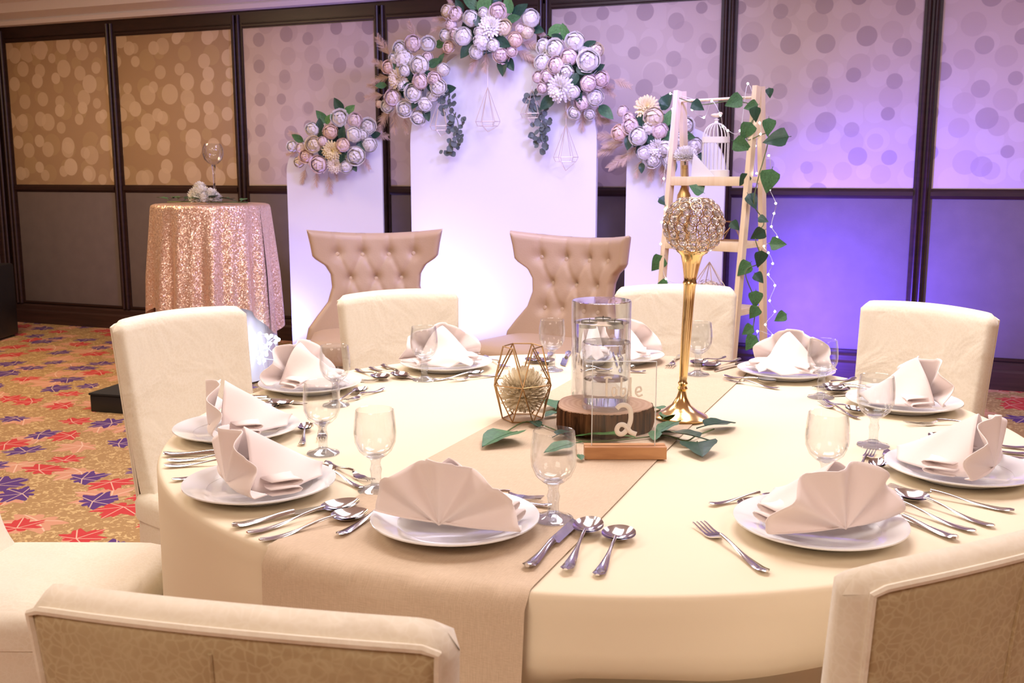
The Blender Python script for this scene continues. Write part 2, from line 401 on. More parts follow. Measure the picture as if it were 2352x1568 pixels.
# ------------------------------------------------------------------ the room
WY, XL, XR, YF = 6.8, -7.46, 4.6, -4.4
o = struct(MB().box((XL - .2, YF - .2, -.1), (XR + .2, WY + .2, 0)).build('floor', 'leaf_carpet')); o['label'] = 'gold hotel carpet printed with red, purple and pink maple leaves'
o = struct(MB().box((XL - .2, YF - .2, CZ), (XR + .2, WY + .2, CZ + .1)).build('ceiling', 'plaster')); o['label'] = 'plain white plaster ceiling'
mat('rear_wall', (.46, .36, .26), .8)
wall_back = struct(MB().box((XL - .2, WY, 0), (XR + .2, WY + .15, CZ)).build('wall_back', 'dark_wood')); wall_back['label'] = 'panelled back wall, dotted wallpaper above grey fabric in dark wood frames'
wall_left = struct(MB().box((XL - .15, YF, 0), (XL, WY, CZ)).build('wall_left', 'dark_wood')); wall_left['label'] = 'panelled side wall beyond the loudspeaker'
struct(MB().box((XR, YF, 0), (XR + .15, WY, CZ)).build('wall_right', 'rear_wall'))
struct(MB().box((XL - .15, YF - .15, 0), (XR + .15, YF, CZ)).build('wall_front', 'rear_wall'))
Z0, Z1, Z2, Z3, Z4 = .185, 1.165, 1.225, 2.44, 2.56
def prof_v(x, w, z0, z1, mb):                                 # upright with two rounded beads
    out = [(-w / 2, 0), (-w / 2, .018), (-w * .34, .018)]
    for c in (-w * .2, w * .2):
        out += [(c + w * .14 * cos(a), .02 + .022 * sin(a)) for a in [pi - pi * k / 6 for k in range(7)]]
    out += [(w * .34, .018), (w / 2, .018), (w / 2, 0)]
    n = len(out)
    return mb.add([(x + a, -b, z0) for a, b in out] + [(x + a, -b, z1) for a, b in out],
                  [tuple(range(n))[::-1], tuple(range(n, 2 * n))] + [(i, (i + 1) % n, (i + 1) % n + n, i + n) for i in range(n)])
def prof_h(x0, x1, z0, z1, mb, d=.02):
    h = z1 - z0; out = [(0, z0), (.014, z0), (d, z0 + h * .15), (d * 1.5, z0 + h * .3), (d * 1.5, z0 + h * .7), (d, z0 + h * .85), (.014, z1), (0, z1)]
    n = len(out)
    return mb.add([(x0, -a, b) for a, b in out] + [(x1, -a, b) for a, b in out],
                  [tuple(range(n)), tuple(range(2 * n - 1, n - 1, -1))] + [(i, i + n, (i + 1) % n + n, (i + 1) % n) for i in range(n)])
def panelling(wall, M, posts, paper):
    for i, x in enumerate(posts):
        put('post', prof_v(0, .105, Z0 - .01, Z4 - .03, MB()).mesh('post', 'dark_wood'), wall, M=M @ Matrix.Translation((x, 0, 0)))
        if i + 1 < len(posts):
            a, b = x + .05, posts[i + 1] - .05
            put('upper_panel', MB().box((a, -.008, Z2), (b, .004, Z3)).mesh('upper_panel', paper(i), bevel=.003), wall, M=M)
            put('lower_panel', MB().box((a, -.008, Z0), (b, .004, Z1)).mesh('lower_panel', 'panel_fabric', bevel=.003), wall, M=M)
            put('middle_rail', prof_h(a, b, Z1, Z2, MB()).mesh('middle_rail', 'dark_wood'), wall, M=M)
            put('lower_rail', prof_h(a, b, Z0 - .012, Z0 + .012, MB(), .014).mesh('lower_rail', 'dark_wood'), wall, M=M)
            put('top_moulding', prof_h(a, b, Z3 - .01, Z3 + .03, MB(), .014).mesh('top_moulding', 'dark_wood'), wall, M=M)
    put('top_rail', MB().box((posts[0] - .07, -.02, Z3 + .03), (posts[-1] + .1, 0, Z4 + .02)).mesh('top_rail', 'dark_wood'), wall, M=M)
MBACK = Matrix.Translation((0, WY, 0))
panelling(wall_back, MBACK, [-7.386, -6.182, -4.938, -3.674, -2.4, -1.135, .084, 1.32, 2.56, 3.8], lambda i: 'wallpaper_sheen_dot' if i < 2 else 'wallpaper_no_sheen_dot')  # dot sheen switched by panel through painted copies, not by reflection
MLEFT = Matrix.Translation((XL, 0, 0)) @ Matrix.Rotation(pi / 2, 4, 'Z')
panelling(wall_left, MLEFT, [4.25, 5.48, 6.71], lambda i: 'wallpaper_sheen_dot')
def skirting(L): return [(0, 0), (.045, 0), (.045, .11), (.03, .125), (.03, .155), (.014, .17), (0, .17)]
def run_profile(prof, x0, x1):
    n = len(prof); mb = MB()
    return mb.add([(x0, -a, b) for a, b in prof] + [(x1, -a, b) for a, b in prof],
                  [tuple(range(n)), tuple(range(2 * n - 1, n - 1, -1))] + [(i, i + n, (i + 1) % n + n, (i + 1) % n) for i in range(n)])
struct(put('baseboard_back', run_profile(skirting(0), XL, XR).mesh('baseboard_back', 'skirting_wood'), M=MBACK))
struct(put('baseboard_left', run_profile(skirting(0), YF, WY - .05).mesh('baseboard_left', 'skirting_wood'), M=MLEFT))
CORN = [(0, Z4), (.10, Z4), (.115, Z4 + .03), (.10, Z4 + .045), (.24, Z4 + .075), (.25, Z4 + .15), (.33, Z4 + .17), (.34, Z4 + .21), (.55, Z4 + .235), (.56, CZ), (0, CZ)]
struct(put('trim_1', run_profile(CORN, XL, XR).mesh('trim_1', 'plaster', sharp=25), M=MBACK))
struct(put('trim_2', run_profile(CORN, YF, WY).mesh('trim_2', 'plaster', sharp=25), M=MLEFT))

# loudspeaker by the corner and low black box on the carpet
t = thing('loudspeaker', 'black floor loudspeaker standing in the corner of the panelled walls', 'loudspeaker', (-6.88, 5.98, 0), radians(20))
MB().box((-.16, -.17, .012), (.16, .17, .60)).build('cabinet', 'black_plastic', t, bevel=.02)
MB().box((-.135, -.182, .04), (.135, -.17, .56)).build('grille', 'black_cloth', t, bevel=.004)
MB().box((-.06, -.188, .52), (.06, -.181, .535)).build('badge', 'black_plastic', t)
for sx in (-.12, .12):
    for sy in (-.13, .13): MB().lathe([(.018, 0), (.018, .013)], 10, Matrix.Translation((sx, sy, 0))).build('foot', 'black_plastic', t)
p = onz(222, 942, 0)
t = thing('low_platform', 'low black platform box on the carpet behind a covered chair', 'platform', (p.x + .33, p.y + .2, 0), radians(6))
MB().box((-.36, -.2, .0), (.36, .2, .095)).build('body', 'black_plastic', t, bevel=.006)
MB().box((-.365, -.205, .095), (.365, .205, .108)).build('top', 'black_cloth', t, bevel=.003)

# ------------------------------------------------------------------ dining table
TX, TY, TR, TZ = -.621, 2.10, .915, .76
CHAIRS = [  # mid of the top edge of the back, facing angle, phrase
    ((-1.876, 2.27), -17.6), ((-1.538, 2.93), -43.4), ((-.724, 3.42), -68.6), ((.073, 3.17), -119), ((-.551, .722), 99.2), ((.102, 1.16), 139), None]
def chair_pos(c): (x, y), a = c; a = radians(a); return Vector((x + .235 * cos(a), y + .235 * sin(a), 0)), a
SEATS = [chair_pos(c) for c in CHAIRS if c] + [(Vector((-1.695, 1.535, 0)), radians(21))]
t = thing('dining_table', 'round banquet table under the cream cloth', 'table', (TX, TY, 0))
MB().lathe([(0, TZ - .03), (TR - .012, TZ - .03), (TR - .006, TZ - .015), (TR - .012, TZ - .004), (0, TZ - .004)], 64).build('tabletop', 'pine', t)
for k in range(4):
    a = pi / 4 + k * pi / 2
    MB().tube([(.42 * cos(a), .42 * sin(a), 0), (.42 * cos(a), .42 * sin(a), TZ - .03)], .018, 10).build('leg', 'tin', t)
dents = []
for sp, a in SEATS:
    d = sp.xy - Vector((TX, TY)); dents.append((atan2(d.y, d.x), d.length - .26))
def cloth_r(th, z):
    k = max(0, (TZ - .03 - z)) / TZ
    nr = abs((th + radians(91) + pi) % (2 * pi) - pi)
    fold = .035 * sin(11 * th + 1.3) + .02 * sin(17 * th + .4 + 3 * k)
    r = TR + .006 + .02 * k + fold * k * smoothstep(.25, .6, nr)
    for da, dr in dents:
        dd = abs((th - da + pi) % (2 * pi) - pi)
        lim = dr - .03
        if r > lim: r += (lim - r) * smoothstep(.50, .30, dd) * smoothstep(.66, .50, z)
    return r
def cloth(u, v):
    th = 2 * pi * u
    if v < .3: r = (TR - .005) * v / .3; return (r * cos(th), r * sin(th), TZ + .0015)
    if v < .4:
        q = (v - .3) / .1 * pi / 2; r = TR - .005 + .010 * sin(q); return (r * cos(th), r * sin(th), TZ + .0015 - .009 * (1 - cos(q)))
    k = (v - .4) / .6; z = TZ - .0075 - k * .72
    r = cloth_r(th, z); return (r * cos(th), r * sin(th), z)
o = MB().grid(cloth, 256, 50).build('tablecloth', 'tablecloth', loc=(TX, TY, 0), sharp=60)
tag(o, 'cream cloth draped to the floor over the round table', 'tablecloth')
# runner
RA = radians(-1.8)
def runner(u, v):
    x = (u - .5) * .42 + .006 * sin(v * 9) * (u - .5)
    s = (v - .5) * 2 * 1.42
    s *= (1.03 if s > 0 else 1.19) / 1.42
    ye = sqrt((TR + .006) ** 2 - x * x); sg = 1 if s > 0 else -1; a = abs(s)
    rr = .013; zt = TZ + .0045
    if a < ye - rr: return (x, sg * a, zt)
    b = a - (ye - rr)
    if b < rr * pi / 2: return (x, sg * (ye - rr + (rr + .004) * sin(b / rr)), zt - rr * (1 - cos(b / rr)))
    k = b - rr * pi / 2
    out = .03 * k + .012 * sin(x * 30 + 1) * min(1, k * 3)
    return (x * (1 - .05 * k), sg * (ye + .014 + out), zt - rr - k)
o = MB().grid(runner, 40, 190).build('table_runner', 'runner_linen', loc=(TX - .005, TY, 0), sharp=60); o.rotation_euler.z = RA
tag(o, 'beige linen runner laid across the cream tablecloth', 'table runner')

# ------------------------------------------------------------------ covered chairs
def back_pt(u, v, side, w0=.190, w1=.211):
    # u across 0..1, v up 0..1, side +1 = front (towards the table), -1 = rear
    U = 2 * u - 1
    z = .44 + v * .49 + .010 * (1 - U * U) * v
    w = w0 + (w1 - w0) * v
    x = U * w; th = .034 - .006 * v
    edge = min(1, (1 - abs(U)) / .10, (1 - v) / .055 + 1e-6)
    e = sqrt(max(0, 1 - (1 - edge) ** 2))
    if v > .9 and abs(U) > .86:
        z -= .028 * ((v - .9) / .1) ** 2 * ((abs(U) - .86) / .14) ** 2
    y = -.185 - .05 * v - .028 * (1 - U * U) * v ** .7 + side * th * e
    if side > 0: y += .055 * math.exp(-v / .09) * min(1, e + .2)
    return (x, y, z)
def seat_mesh():
    mb = MB(); n = 24
    def ring(sc, z, r=.06):
        out = []; w, d = .215 * sc, .215 * sc
        for k in range(64):
            a = 2 * pi * k / 64; c, s = cos(a), sin(a); p = 9
            q = (abs(c) ** p + abs(s) ** p) ** (-1 / p); out.append((w * c * q, d * s * q * 1.08 + .017, z))
        return out
    rs = [ring(.01, .478), ring(.5, .477), ring(.88, .470), ring(.97, .458), ring(1, .44), ring(1.0, .40)]
    vs = sum(rs, []); fs = [(i * 64 + k, i * 64 + (k + 1) % 64, (i + 1) * 64 + (k + 1) % 64, (i + 1) * 64 + k) for i in range(5) for k in range(64)]
    return mb.add(vs, fs + [tuple(range(63, -1, -1))]).mesh('seat_cover', 'cover_cream', sharp=60)
def skirt_mesh():
    mb = MB()
    def fn(u, v):
        a = 2 * pi * u; c, s = cos(a), sin(a); p = 7; q = (abs(c) ** p + abs(s) ** p) ** (-1 / p)
        fl = 1 + .02 * v + .03 * v * sin(9 * a + .5) + .012 * v * sin(23 * a)
        return (.212 * c * q * fl, (.229 * s * q) * fl + .017, .415 - v * .405)
    return mb.grid(fn, 128, 8).mesh('skirt', 'cover_cream', sharp=70)
def back_mesh():
    mb = MB(); nu, nv = 36, 30
    mb.grid(lambda u, v: back_pt(u, v, 1), nu, nv); mb.grid(lambda u, v: back_pt(u, v, -1), nu, nv)
    for j in range(nv):
        for i in range(nu):
            if 0 < i < nu - 1 and j < nv - 1: mb.mi[nu * nv + j * nu + i] = 1
    return mb.mesh('back_cover', ['cover_cream', 'crackle_fabric'], sharp=75, merge=2e-4)
def piping_mesh(sd):
    pts = [back_pt(.0278, v / 20 * .9667, sd) for v in range(0, 20)] + [back_pt(.0278 + .9444 * k / 30, .9667, sd) for k in range(31)] + [back_pt(.9722, (1 - v / 20) * .9667, sd) for v in range(1, 21)]
    return MB().tube([(x, y + (-.001 if sd < 0 else .002), z) for x, y, z in pts], .0040, 6).mesh('piping', 'cover_cream')
CB, CS, CK, CP = back_mesh(), seat_mesh(), skirt_mesh(), piping_mesh(-1)
seam = MB().tube([(.0 + .003 * sin(v), back_pt(.5, v / 13, -1)[1] - .0005, back_pt(.5, v / 13, -1)[2]) for v in range(13)], .0022, 6).mesh('centre_seam', 'crackle_fabric')
CL = ['cream covered banquet chair beside the low black platform, in front of the sequin table',
      'cream covered banquet chair standing in front of a tufted throne chair seat',
      'cream covered banquet chair in front of the wooden ladder shelf',
      'cream covered banquet chair in front of the violet lit wall panel',
      'cream covered chair with its crackle patterned back to the hanging runner end',
      'cream covered chair, crackle patterned back close against the plate beside four-tined fork',
      'cream covered chair with bare seat pulled out beside the table, over the leaf carpet']
for i, (sp, a) in enumerate(SEATS):
    t = thing('banquet_chair', CL[i], 'chair', sp, a - pi / 2, 'covered chairs around the dining table')
    for n, me in (('back_cover', CB), ('seat_cover', CS), ('skirt', CK), ('piping', CP), ('centre_seam', seam)): put(n, me, t)

# ------------------------------------------------------------------ place settings
S = [(-.632, 1.379), (-1.034, 1.432), (-1.311, 1.743), (-1.419, 2.2), (-1.21, 2.589), (-.772, 2.872), (-.285, 2.83), (.021, 2.535), (.121, 1.982), (-.097, 1.577)]
G = [(-.502, 1.475), (-.846, 1.512), (-1.062, 1.685), (-1.26, 2.064), (-1.195, 2.416), (-.916, 2.67), (-.514, 2.745), (-.172, 2.581), (-.035, 2.148), (-.104, 1.774)]
WH = ['at the runner end facing the table number sign', 'first place clockwise from the table number sign', 'second place clockwise from the table number sign',
      'third place clockwise from the table number sign', 'fourth place clockwise from the table number sign', 'at the runner end behind the tall glass vase',
      'fourth place anticlockwise from the table number sign', 'third place anticlockwise from the table number sign', 'second place anticlockwise from the table number sign',
      'first place anticlockwise from the table number sign']
PLATE = MB().lathe([(0, .004), (.070, .004), (.078, .0), (.083, .0), (.088, .006), (.128, .0185), (.1325, .021), (.1325, .0228), (.128, .0225), (.092, .0125), (.084, .0085), (.0, .0075)], 64)
PL_R = MB().lathe([(.091, .0123), (.1285, .0226), (.1325, .0229), (.1326, .0208), (.128, .0183), (.0885, .0058)], 64, closed=True).mesh('rim', 'porcelain')
PL_W = MB().lathe([(0, .003), (.070, .003), (.076, 0), (.082, 0), (.0895, .006), (.0925, .0127), (.084, .0085), (0, .0075)], 64).mesh('well', 'porcelain')
# goblet
GB = MB().lathe([(.008, .066), (.020, .071), (.031, .082), (.0385, .100), (.0398, .118), (.0385, .140), (.0355, .163), (.0348, .164), (.0335, .163), (.0363, .140), (.0378, .118), (.0365, .101), (.029, .085), (.017, .0765), (.0, .0745)], 40).mesh('bowl', 'glass_thin')
GS = MB().lathe([(.0115, .007), (.0095, .020), (.0098, .034), (.0115, .044), (.0098, .050), (.0085, .056), (.0105, .064), (.017, .0705), (.0, .072)], 24).mesh('stem', 'glass_heavy')
GF = MB().lathe([(.0, .0), (.034, .0), (.0352, .0015), (.034, .0035), (.022, .0065), (.0118, .0125), (.0, .013)], 40).mesh('foot', 'glass_heavy')
# cutlery, lying along +Y, bowl/tines/blade at +Y; z profile lifts the neck
def handle_mesh(name, L, w_end, w_neck, lift, y0=0, th=.0028, end_round=True):
    mb = MB(); n = 18; vs = []; fs = []
    for i in range(n + 1):
        t = i / n; y = y0 + t * L
        w = w_neck + (w_end - w_neck) * (smoothstep(.75, .05, t))
        if t < .06: w *= sqrt(max(.12, 1 - ((.06 - t) / .06) ** 2))
        z = .002 + lift * smoothstep(.25, 1, t) + .0025 * smoothstep(.2, 0, t); h = th * (1 + .6 * smoothstep(.4, 1, t))
        for a, b in ((-1, -.2), (-.55, .75), (0, 1), (.55, .75), (1, -.2), (.6, -1), (-.6, -1)): vs.append((a * w / 2, y, z + h * .5 * (b + 1)))
    for i in range(n):
        for k in range(7): fs.append((i * 7 + k, i * 7 + (k + 1) % 7, (i + 1) * 7 + (k + 1) % 7, (i + 1) * 7 + k))
    fs += [tuple(range(6, -1, -1)), tuple(n * 7 + k for k in range(7))]
    return mb.add(vs, fs).mesh(name, 'steel', sharp=50)
def spoon_bowl(y0, L, W_, neck_z):
    def fn(top):
        def g(u, v):
            a = 2 * pi * u; r = v
            yy = y0 + L / 2 - L / 2 * cos(pi * .0) * 0 + r * cos(a) * L / 2 * 1.0
            xx = r * sin(a) * W_ / 2 * (1 - .10 * r * cos(a))
            z = .0015 + (.0105 if top else .0095) * (r * r) + (0.0012 if top else 0) + neck_z * .0
            return (xx, yy, z)
        return g
    mb = MB(); mb.grid(fn(True), 32, 8); mb.grid(fn(False), 32, 8); return mb.mesh('bowl', 'steel', merge=3e-4, sharp=60)
def fork_head(y0, L, W_, zn):
    mb = MB(); zf = lambda y: .003 + zn * smoothstep(y0 + L * .25, y0 - .004, y) - .0 + .004 * smoothstep(y0 + L * .5, y0 + L, y) ** 1
    ts = [i / 6 for i in range(7)]
    def slab(fn_l, fn_r, ya, yb, n=6):
        vs = []; fs = []
        for i in range(n + 1):
            y = ya + (yb - ya) * i / n; z = zf(y); a, b = fn_l(i / n), fn_r(i / n)
            vs += [(a, y, z - .001), (b, y, z - .001), (b, y, z + .001), (a, y, z + .001)]
        for i in range(n):
            for k in range(4): fs.append((i * 4 + k, i * 4 + (k + 1) % 4, i * 4 + 4 + (k + 1) % 4, i * 4 + 4 + k))
        mb.add(vs, fs + [(3, 2, 1, 0), (n * 4, n * 4 + 1, n * 4 + 2, n * 4 + 3)])
    half = lambda t: .0035 + (W_ / 2 - .0035) * smoothstep(0, .8, t)
    slab(lambda t: -half(t), half, y0, y0 + L * .42)
    for k in range(4):
        c = (k - 1.5) * W_ / 4 * 1.02; hw = W_ * .08
        slab(lambda t: c * (1 + .0 * t) - hw * (1 - .55 * t), lambda t: c + hw * (1 - .55 * t), y0 + L * .42, y0 + L)
    return mb.mesh('tines', 'steel', sharp=40)
def knife_blade(y0, L):
    mb = MB(); n = 14; vs = []; fs = []
    for i in range(n + 1):
        t = i / n; y = y0 + t * L; w = .0185 * (1 - .95 * max(0, (t - .72) / .28) ** 2.2); e = .0075
        z = .0055 - .003 * t
        vs += [(-e, y, z + .0012), (-e + w, y, z), (-e, y, z - .0012)]
    for i in range(n):
        for k in range(3): fs.append((i * 3 + k, i * 3 + (k + 1) % 3, i * 3 + 3 + (k + 1) % 3, i * 3 + 3 + k))
    return mb.add(vs, fs + [(2, 1, 0), (n * 3, n * 3 + 1, n * 3 + 2)]).mesh('blade', 'steel', sharp=30)
SETS = {
    'dinner_knife': [('handle', handle_mesh('handle', .105, .020, .012, .0008, 0, .006)), ('blade', knife_blade(.104, .118))],
    'soup_spoon': [('handle', handle_mesh('handle', .142, .019, .005, .010)), ('bowl', spoon_bowl(.138, .070, .047, .01))],
    'dinner_spoon': [('handle', handle_mesh('handle', .132, .018, .005, .010)), ('bowl', spoon_bowl(.128, .062, .052, .01))],
    'dinner_fork': [('handle', handle_mesh('handle', .135, .018, .006, .008)), ('tines', fork_head(.133, .075, .026, .006))],
    'dessert_fork': [('handle', handle_mesh('handle', .105, .015, .005, .007)), ('tines', fork_head(.103, .062, .021, .006))],
    'dessert_spoon': [('handle', handle_mesh('handle', .105, .015, .005, .008)), ('bowl', spoon_bowl(.102, .055, .034, .01))],
}
# for each piece: where its butt end lies (u right of the plate, v towards the middle) and where it points
LAY = {'dinner_knife': (.165, -.115, 1), 'soup_spoon': (.220, -.105, 6), 'dinner_spoon': (.266, -.100, 5), 'dinner_fork': (-.180, -.105, -8),
       'dessert_fork': (-.085, .172, -88), 'dessert_spoon': (.105, .146, 92)}
CLB = {'dinner_knife': 'steel table knife', 'soup_spoon': 'steel spoon with long bowl', 'dinner_spoon': 'steel spoon with round bowl', 'dinner_fork': 'four-tined steel dinner fork',
       'dessert_fork': 'small steel dessert fork above the plate', 'dessert_spoon': 'small steel dessert spoon above the plate'}
CCAT = {'dinner_knife': 'knife', 'soup_spoon': 'spoon', 'dinner_spoon': 'spoon', 'dinner_fork': 'fork', 'dessert_fork': 'fork', 'dessert_spoon': 'spoon'}

def napkin_mesh(seed):
    rnd = random.Random(seed); mb = MB(); R = .099; N = 4.5; ph = rnd.uniform(-.4, .4); A = .017; lean = rnd.uniform(.04, .14)
    fl = [rnd.uniform(.92, 1.05) for _ in range(12)]
    def fan(u, v):
        phi = (u - .5) * radians(206); r = R * v * (fl[int(u * 10.99)] * .4 + .6 + .03 * sin(7 * phi + seed))
        q = (u * N + ph) % 1; tri = 1 - 4 * abs(q - .5)
        tri = max(-1, min(1, tri * 1.25)) * (1 - .15 * abs(tri))
        y = -.058 + A * tri * v ** .85 * (1 - .25 * abs(2 * u - 1)) + lean * r * cos(phi) + .03 * v * v * abs(2 * u - 1) ** 2
        z = .012 + r * max(cos(phi), -.02)
        x = r * sin(phi) * 1.25
        return (x, y, max(.0065 + .011 * abs(2 * u - 1), z))
    mb.grid(fan, 72, 14)
    sk = rnd.uniform(-.12, .12)
    def tent(u, v):                                           # folded stand behind the fan; v runs to the tail
        T = 2 * u - 1; rid = (R * .84) * (1 - v) ** 1.25 + .016
        w = .050 * (1 - v) + .030 + .02 * sin(pi * v)
        prof = 1 - abs(T) ** 1.25
        y = -.034 + lean * R * (1 - v) * prof + v * .15 - .012 * abs(T) * v
        x = T * w + sk * (rid * prof - .02) * .5 + .004 * sin(9 * v + 4 * T)
        return (x, y, .010 + rid * prof * (1 + .05 * sin(5 * T + 3 * v)) if abs(T) < 1 else .010)
    mb.grid(tent, 24, 20)
    for sx in (-1, 1):                                        # turned-over folds at the foot
        L = rnd.uniform(.075, .09); yb = rnd.uniform(.008, .025)
        for lay in range(2):
            prof = [(-.028, .009 + lay * .013), (.012, .008 + lay * .013), (.026, .011 + lay * .013), (.030, .016 + lay * .013), (.026, .0205 + lay * .013), (.012, .022 + lay * .013), (-.03, .023 + lay * .012)]
            mb.grid(lambda u, v: (sx * (.015 + (L - .012 * lay) * v), yb + prof[round(u * 6)][0] * (1 - .1 * v) + .006 * sin(6 * v + lay), prof[round(u * 6)][1] * (1 - .25 * v) + .004 * v), 6, 8)
    return mb.mesh('folded_cloth', 'napkin', sharp=38, merge=0)
NAP = [napkin_mesh(k) for k in (3, 11, 25, 42)]
hem_cache = {}
NAPC = ['blush napkin folded as a standing fan on plate ' + w for w in WH]
for i, (sx, sy) in enumerate(S):
    v = Vector((TX - sx, TY - sy)).normalized(); u = Vector((v.y, -v.x)); rz = atan2(v.y, v.x) - pi / 2
    on_run = abs(sx - TX) < .2
    z0 = TZ + (.005 if on_run else .0018)
    t = thing('dinner_plate', 'white porcelain dinner plate ' + WH[i], 'plate', (sx, sy, z0), rz, 'dinner plates')
    put('rim', PL_R, t); put('well', PL_W, t)
    jig = random.Random(i)
    t = thing('folded_napkin', 'blush napkin fan on the plate ' + WH[i], 'napkin', (sx, sy, z0 + .0125), rz + jig.uniform(-.18, .18) + (-.12 if i == 0 else 0), 'fan folded napkins')
    solid(put('folded_cloth', NAP[i % 4], t), .0016)
    gx, gy = G[i]; gz = TZ + (.0052 if abs(gx - TX) < .22 else .002)
    t = thing('water_goblet', 'clear stemmed water goblet ' + WH[i], 'glass', (gx, gy, gz), 0, 'water goblets')
    put('bowl', GB, t); put('stem', GS, t); put('foot', GF, t); t.scale = (.94, .94, .90)
    for k, (lu, lv, la) in LAY.items():
        if i in (1, 2, 3, 4, 7) and k in ('dinner_knife', 'soup_spoon', 'dinner_spoon'):
            lu = {'dinner_knife': .152, 'soup_spoon': .196, 'dinner_spoon': .236}[k]
        if i in (0, 1, 2, 3, 6) and k == 'dinner_fork': lu, la = -.152, -2
        lu += jig.uniform(-.003, .003); lv += jig.uniform(-.004, .004); la += jig.uniform(-2, 2)
        p = Vector((sx, sy)) + u * lu + v * lv
        rel = (p.x - TX)
        zz = TZ + (.0052 if abs(rel) < .235 else .002)
        t = thing(k, f'{CLB[k]}, {WH[i]}', CCAT[k], (p.x, p.y, zz), rz + radians(la), 'cutlery at the place settings')
        for n, me in SETS[k]: put(n, me, t)

# ------------------------------------------------------------------ leaves and flowers (shared meshes)
def leaf_mesh(name, m, W_=.36, heart=.0, cup=.12, tip=1.0, nv=8):
    def fn(u, v):
        T = 2 * u - 1
        w = W_ * (sin(pi * v ** (.75 - .25 * heart)) ** (.85)) * (1 + heart * .6 * (1 - v)) if 0 < v < 1 else 0
        y = v - heart * .16 * abs(T) ** 2 * (1 - v) ** 2
        return (T * w, y, cup * abs(T) * w * 1.6 - .12 * v * v + .015 * sin(14 * v) * abs(T))
    mb = MB().grid(fn, 6, nv)
    mb.tube([(0, v / 8, -.12 * (v / 8) ** 2 + .002) for v in range(-2, 9)], [.016 - .0014 * k for k in range(11)], 5)
    return mb.mesh(name, m, sharp=60)
LEAF = {k: leaf_mesh('leaf', m, w, h) for k, m, w, h in (('green', 'leaf_green', .27, 0), ('dark', 'leaf_dark', .30, 0), ('bright', 'leaf_bright', .30, 0), ('heart', 'leaf_green', .33, .9), ('heart_dark', 'leaf_dark', .33, .9))}
def rose_mesh(name, m, seed, opened):
    rnd = random.Random(seed); mb = MB()
    mb.lathe([(0, -.75), (.5, -.55), (.72, 0), (.5, .5), (.2, .66), (0, .7)], 12)
    for k, (n, el, R, hw) in enumerate([(2, 74, .74, 46), (3, 58, .80, 44), (5, 36, .88, 42), (6, 12, .96, 38), (7, -14, 1.0, 36)]):
        for j in range(n):
            a0 = 2 * pi * (j + .37 * k) / n + rnd.uniform(-.15, .15); e0 = radians(el + rnd.uniform(-5, 5)); rr = R * rnd.uniform(.96, 1.05); h = radians(hw)
            c = Vector((cos(a0) * cos(e0), sin(a0) * cos(e0), sin(e0))); sd = Vector((-sin(a0), cos(a0), 0)); up = c.cross(sd)
            def fn(u, v):
                T, V = 2 * u - 1, 2 * v - 1
                wd = sqrt(max(0, 1 - (abs(V) ** 2.6))) if V < 0 else sqrt(max(0, 1 - .55 * V ** 4))
                d = (c + sd * math.tan(h) * T * wd * .95 + up * math.tan(h) * V * .95).normalized()
                lip = (.06 + .16 * opened) * max(0, V) ** 3 + .03 * abs(T) ** 3
                return d * rr * (.93 + lip) * (.92 if V < -.9 else 1)
            mb.grid(fn, 5, 6)
    return mb.mesh(name, m, sharp=80, merge=0)
def mum_mesh(name, m, seed, n=70):
    rnd = random.Random(seed); mb = MB()
    for i in range(n):
        el = 1.45 * (1 - (i / n) ** .8) + rnd.uniform(-.1, .1); a = i * 2.39996; L = .55 + .5 * (i / n); w = .13
        d = Vector((cos(a) * cos(el), sin(a) * cos(el), sin(el))); s = Vector((-sin(a), cos(a), 0)); up = d.cross(s) * -1
        def fn(u, v):
            T = 2 * u - 1; ww = w * sin(pi * (.1 + .8 * v)) ** .7
            return d * (.05 + L * v) + s * T * ww + up * (.06 * abs(T) + .12 * v * v)
        mb.grid(fn, 2, 4)
    return mb.mesh(name, m, sharp=80, merge=0)
def pompon(name, m, n, seed=1, lo=-.9, w=.10):
    rnd = random.Random(seed); mb = MB()
    mb.lathe([(0, -.6), (.45, -.4), (.62, 0), (.45, .4), (0, .6)], 12)
    for i in range(n):
        z = 1 - (1 - lo) * (i + .5) / n; a = i * 2.39996; el = math.asin(z) + rnd.uniform(-.06, .06); L = rnd.uniform(.92, 1.04)
        d = Vector((cos(a) * cos(el), sin(a) * cos(el), sin(el))); sd = Vector((-sin(a), cos(a), 0)); up = d.cross(sd) * -1
        def fn(u, v):
            T = 2 * u - 1; q = .5 + .5 * v; ww = w * sin(pi * (.2 + .7 * v)) ** .6
            return d * L * q + sd * T * ww + up * (-.10 * v * v + .05 * abs(T))
        mb.grid(fn, 2, 3)
    return mb.mesh(name, m, sharp=80, merge=0)
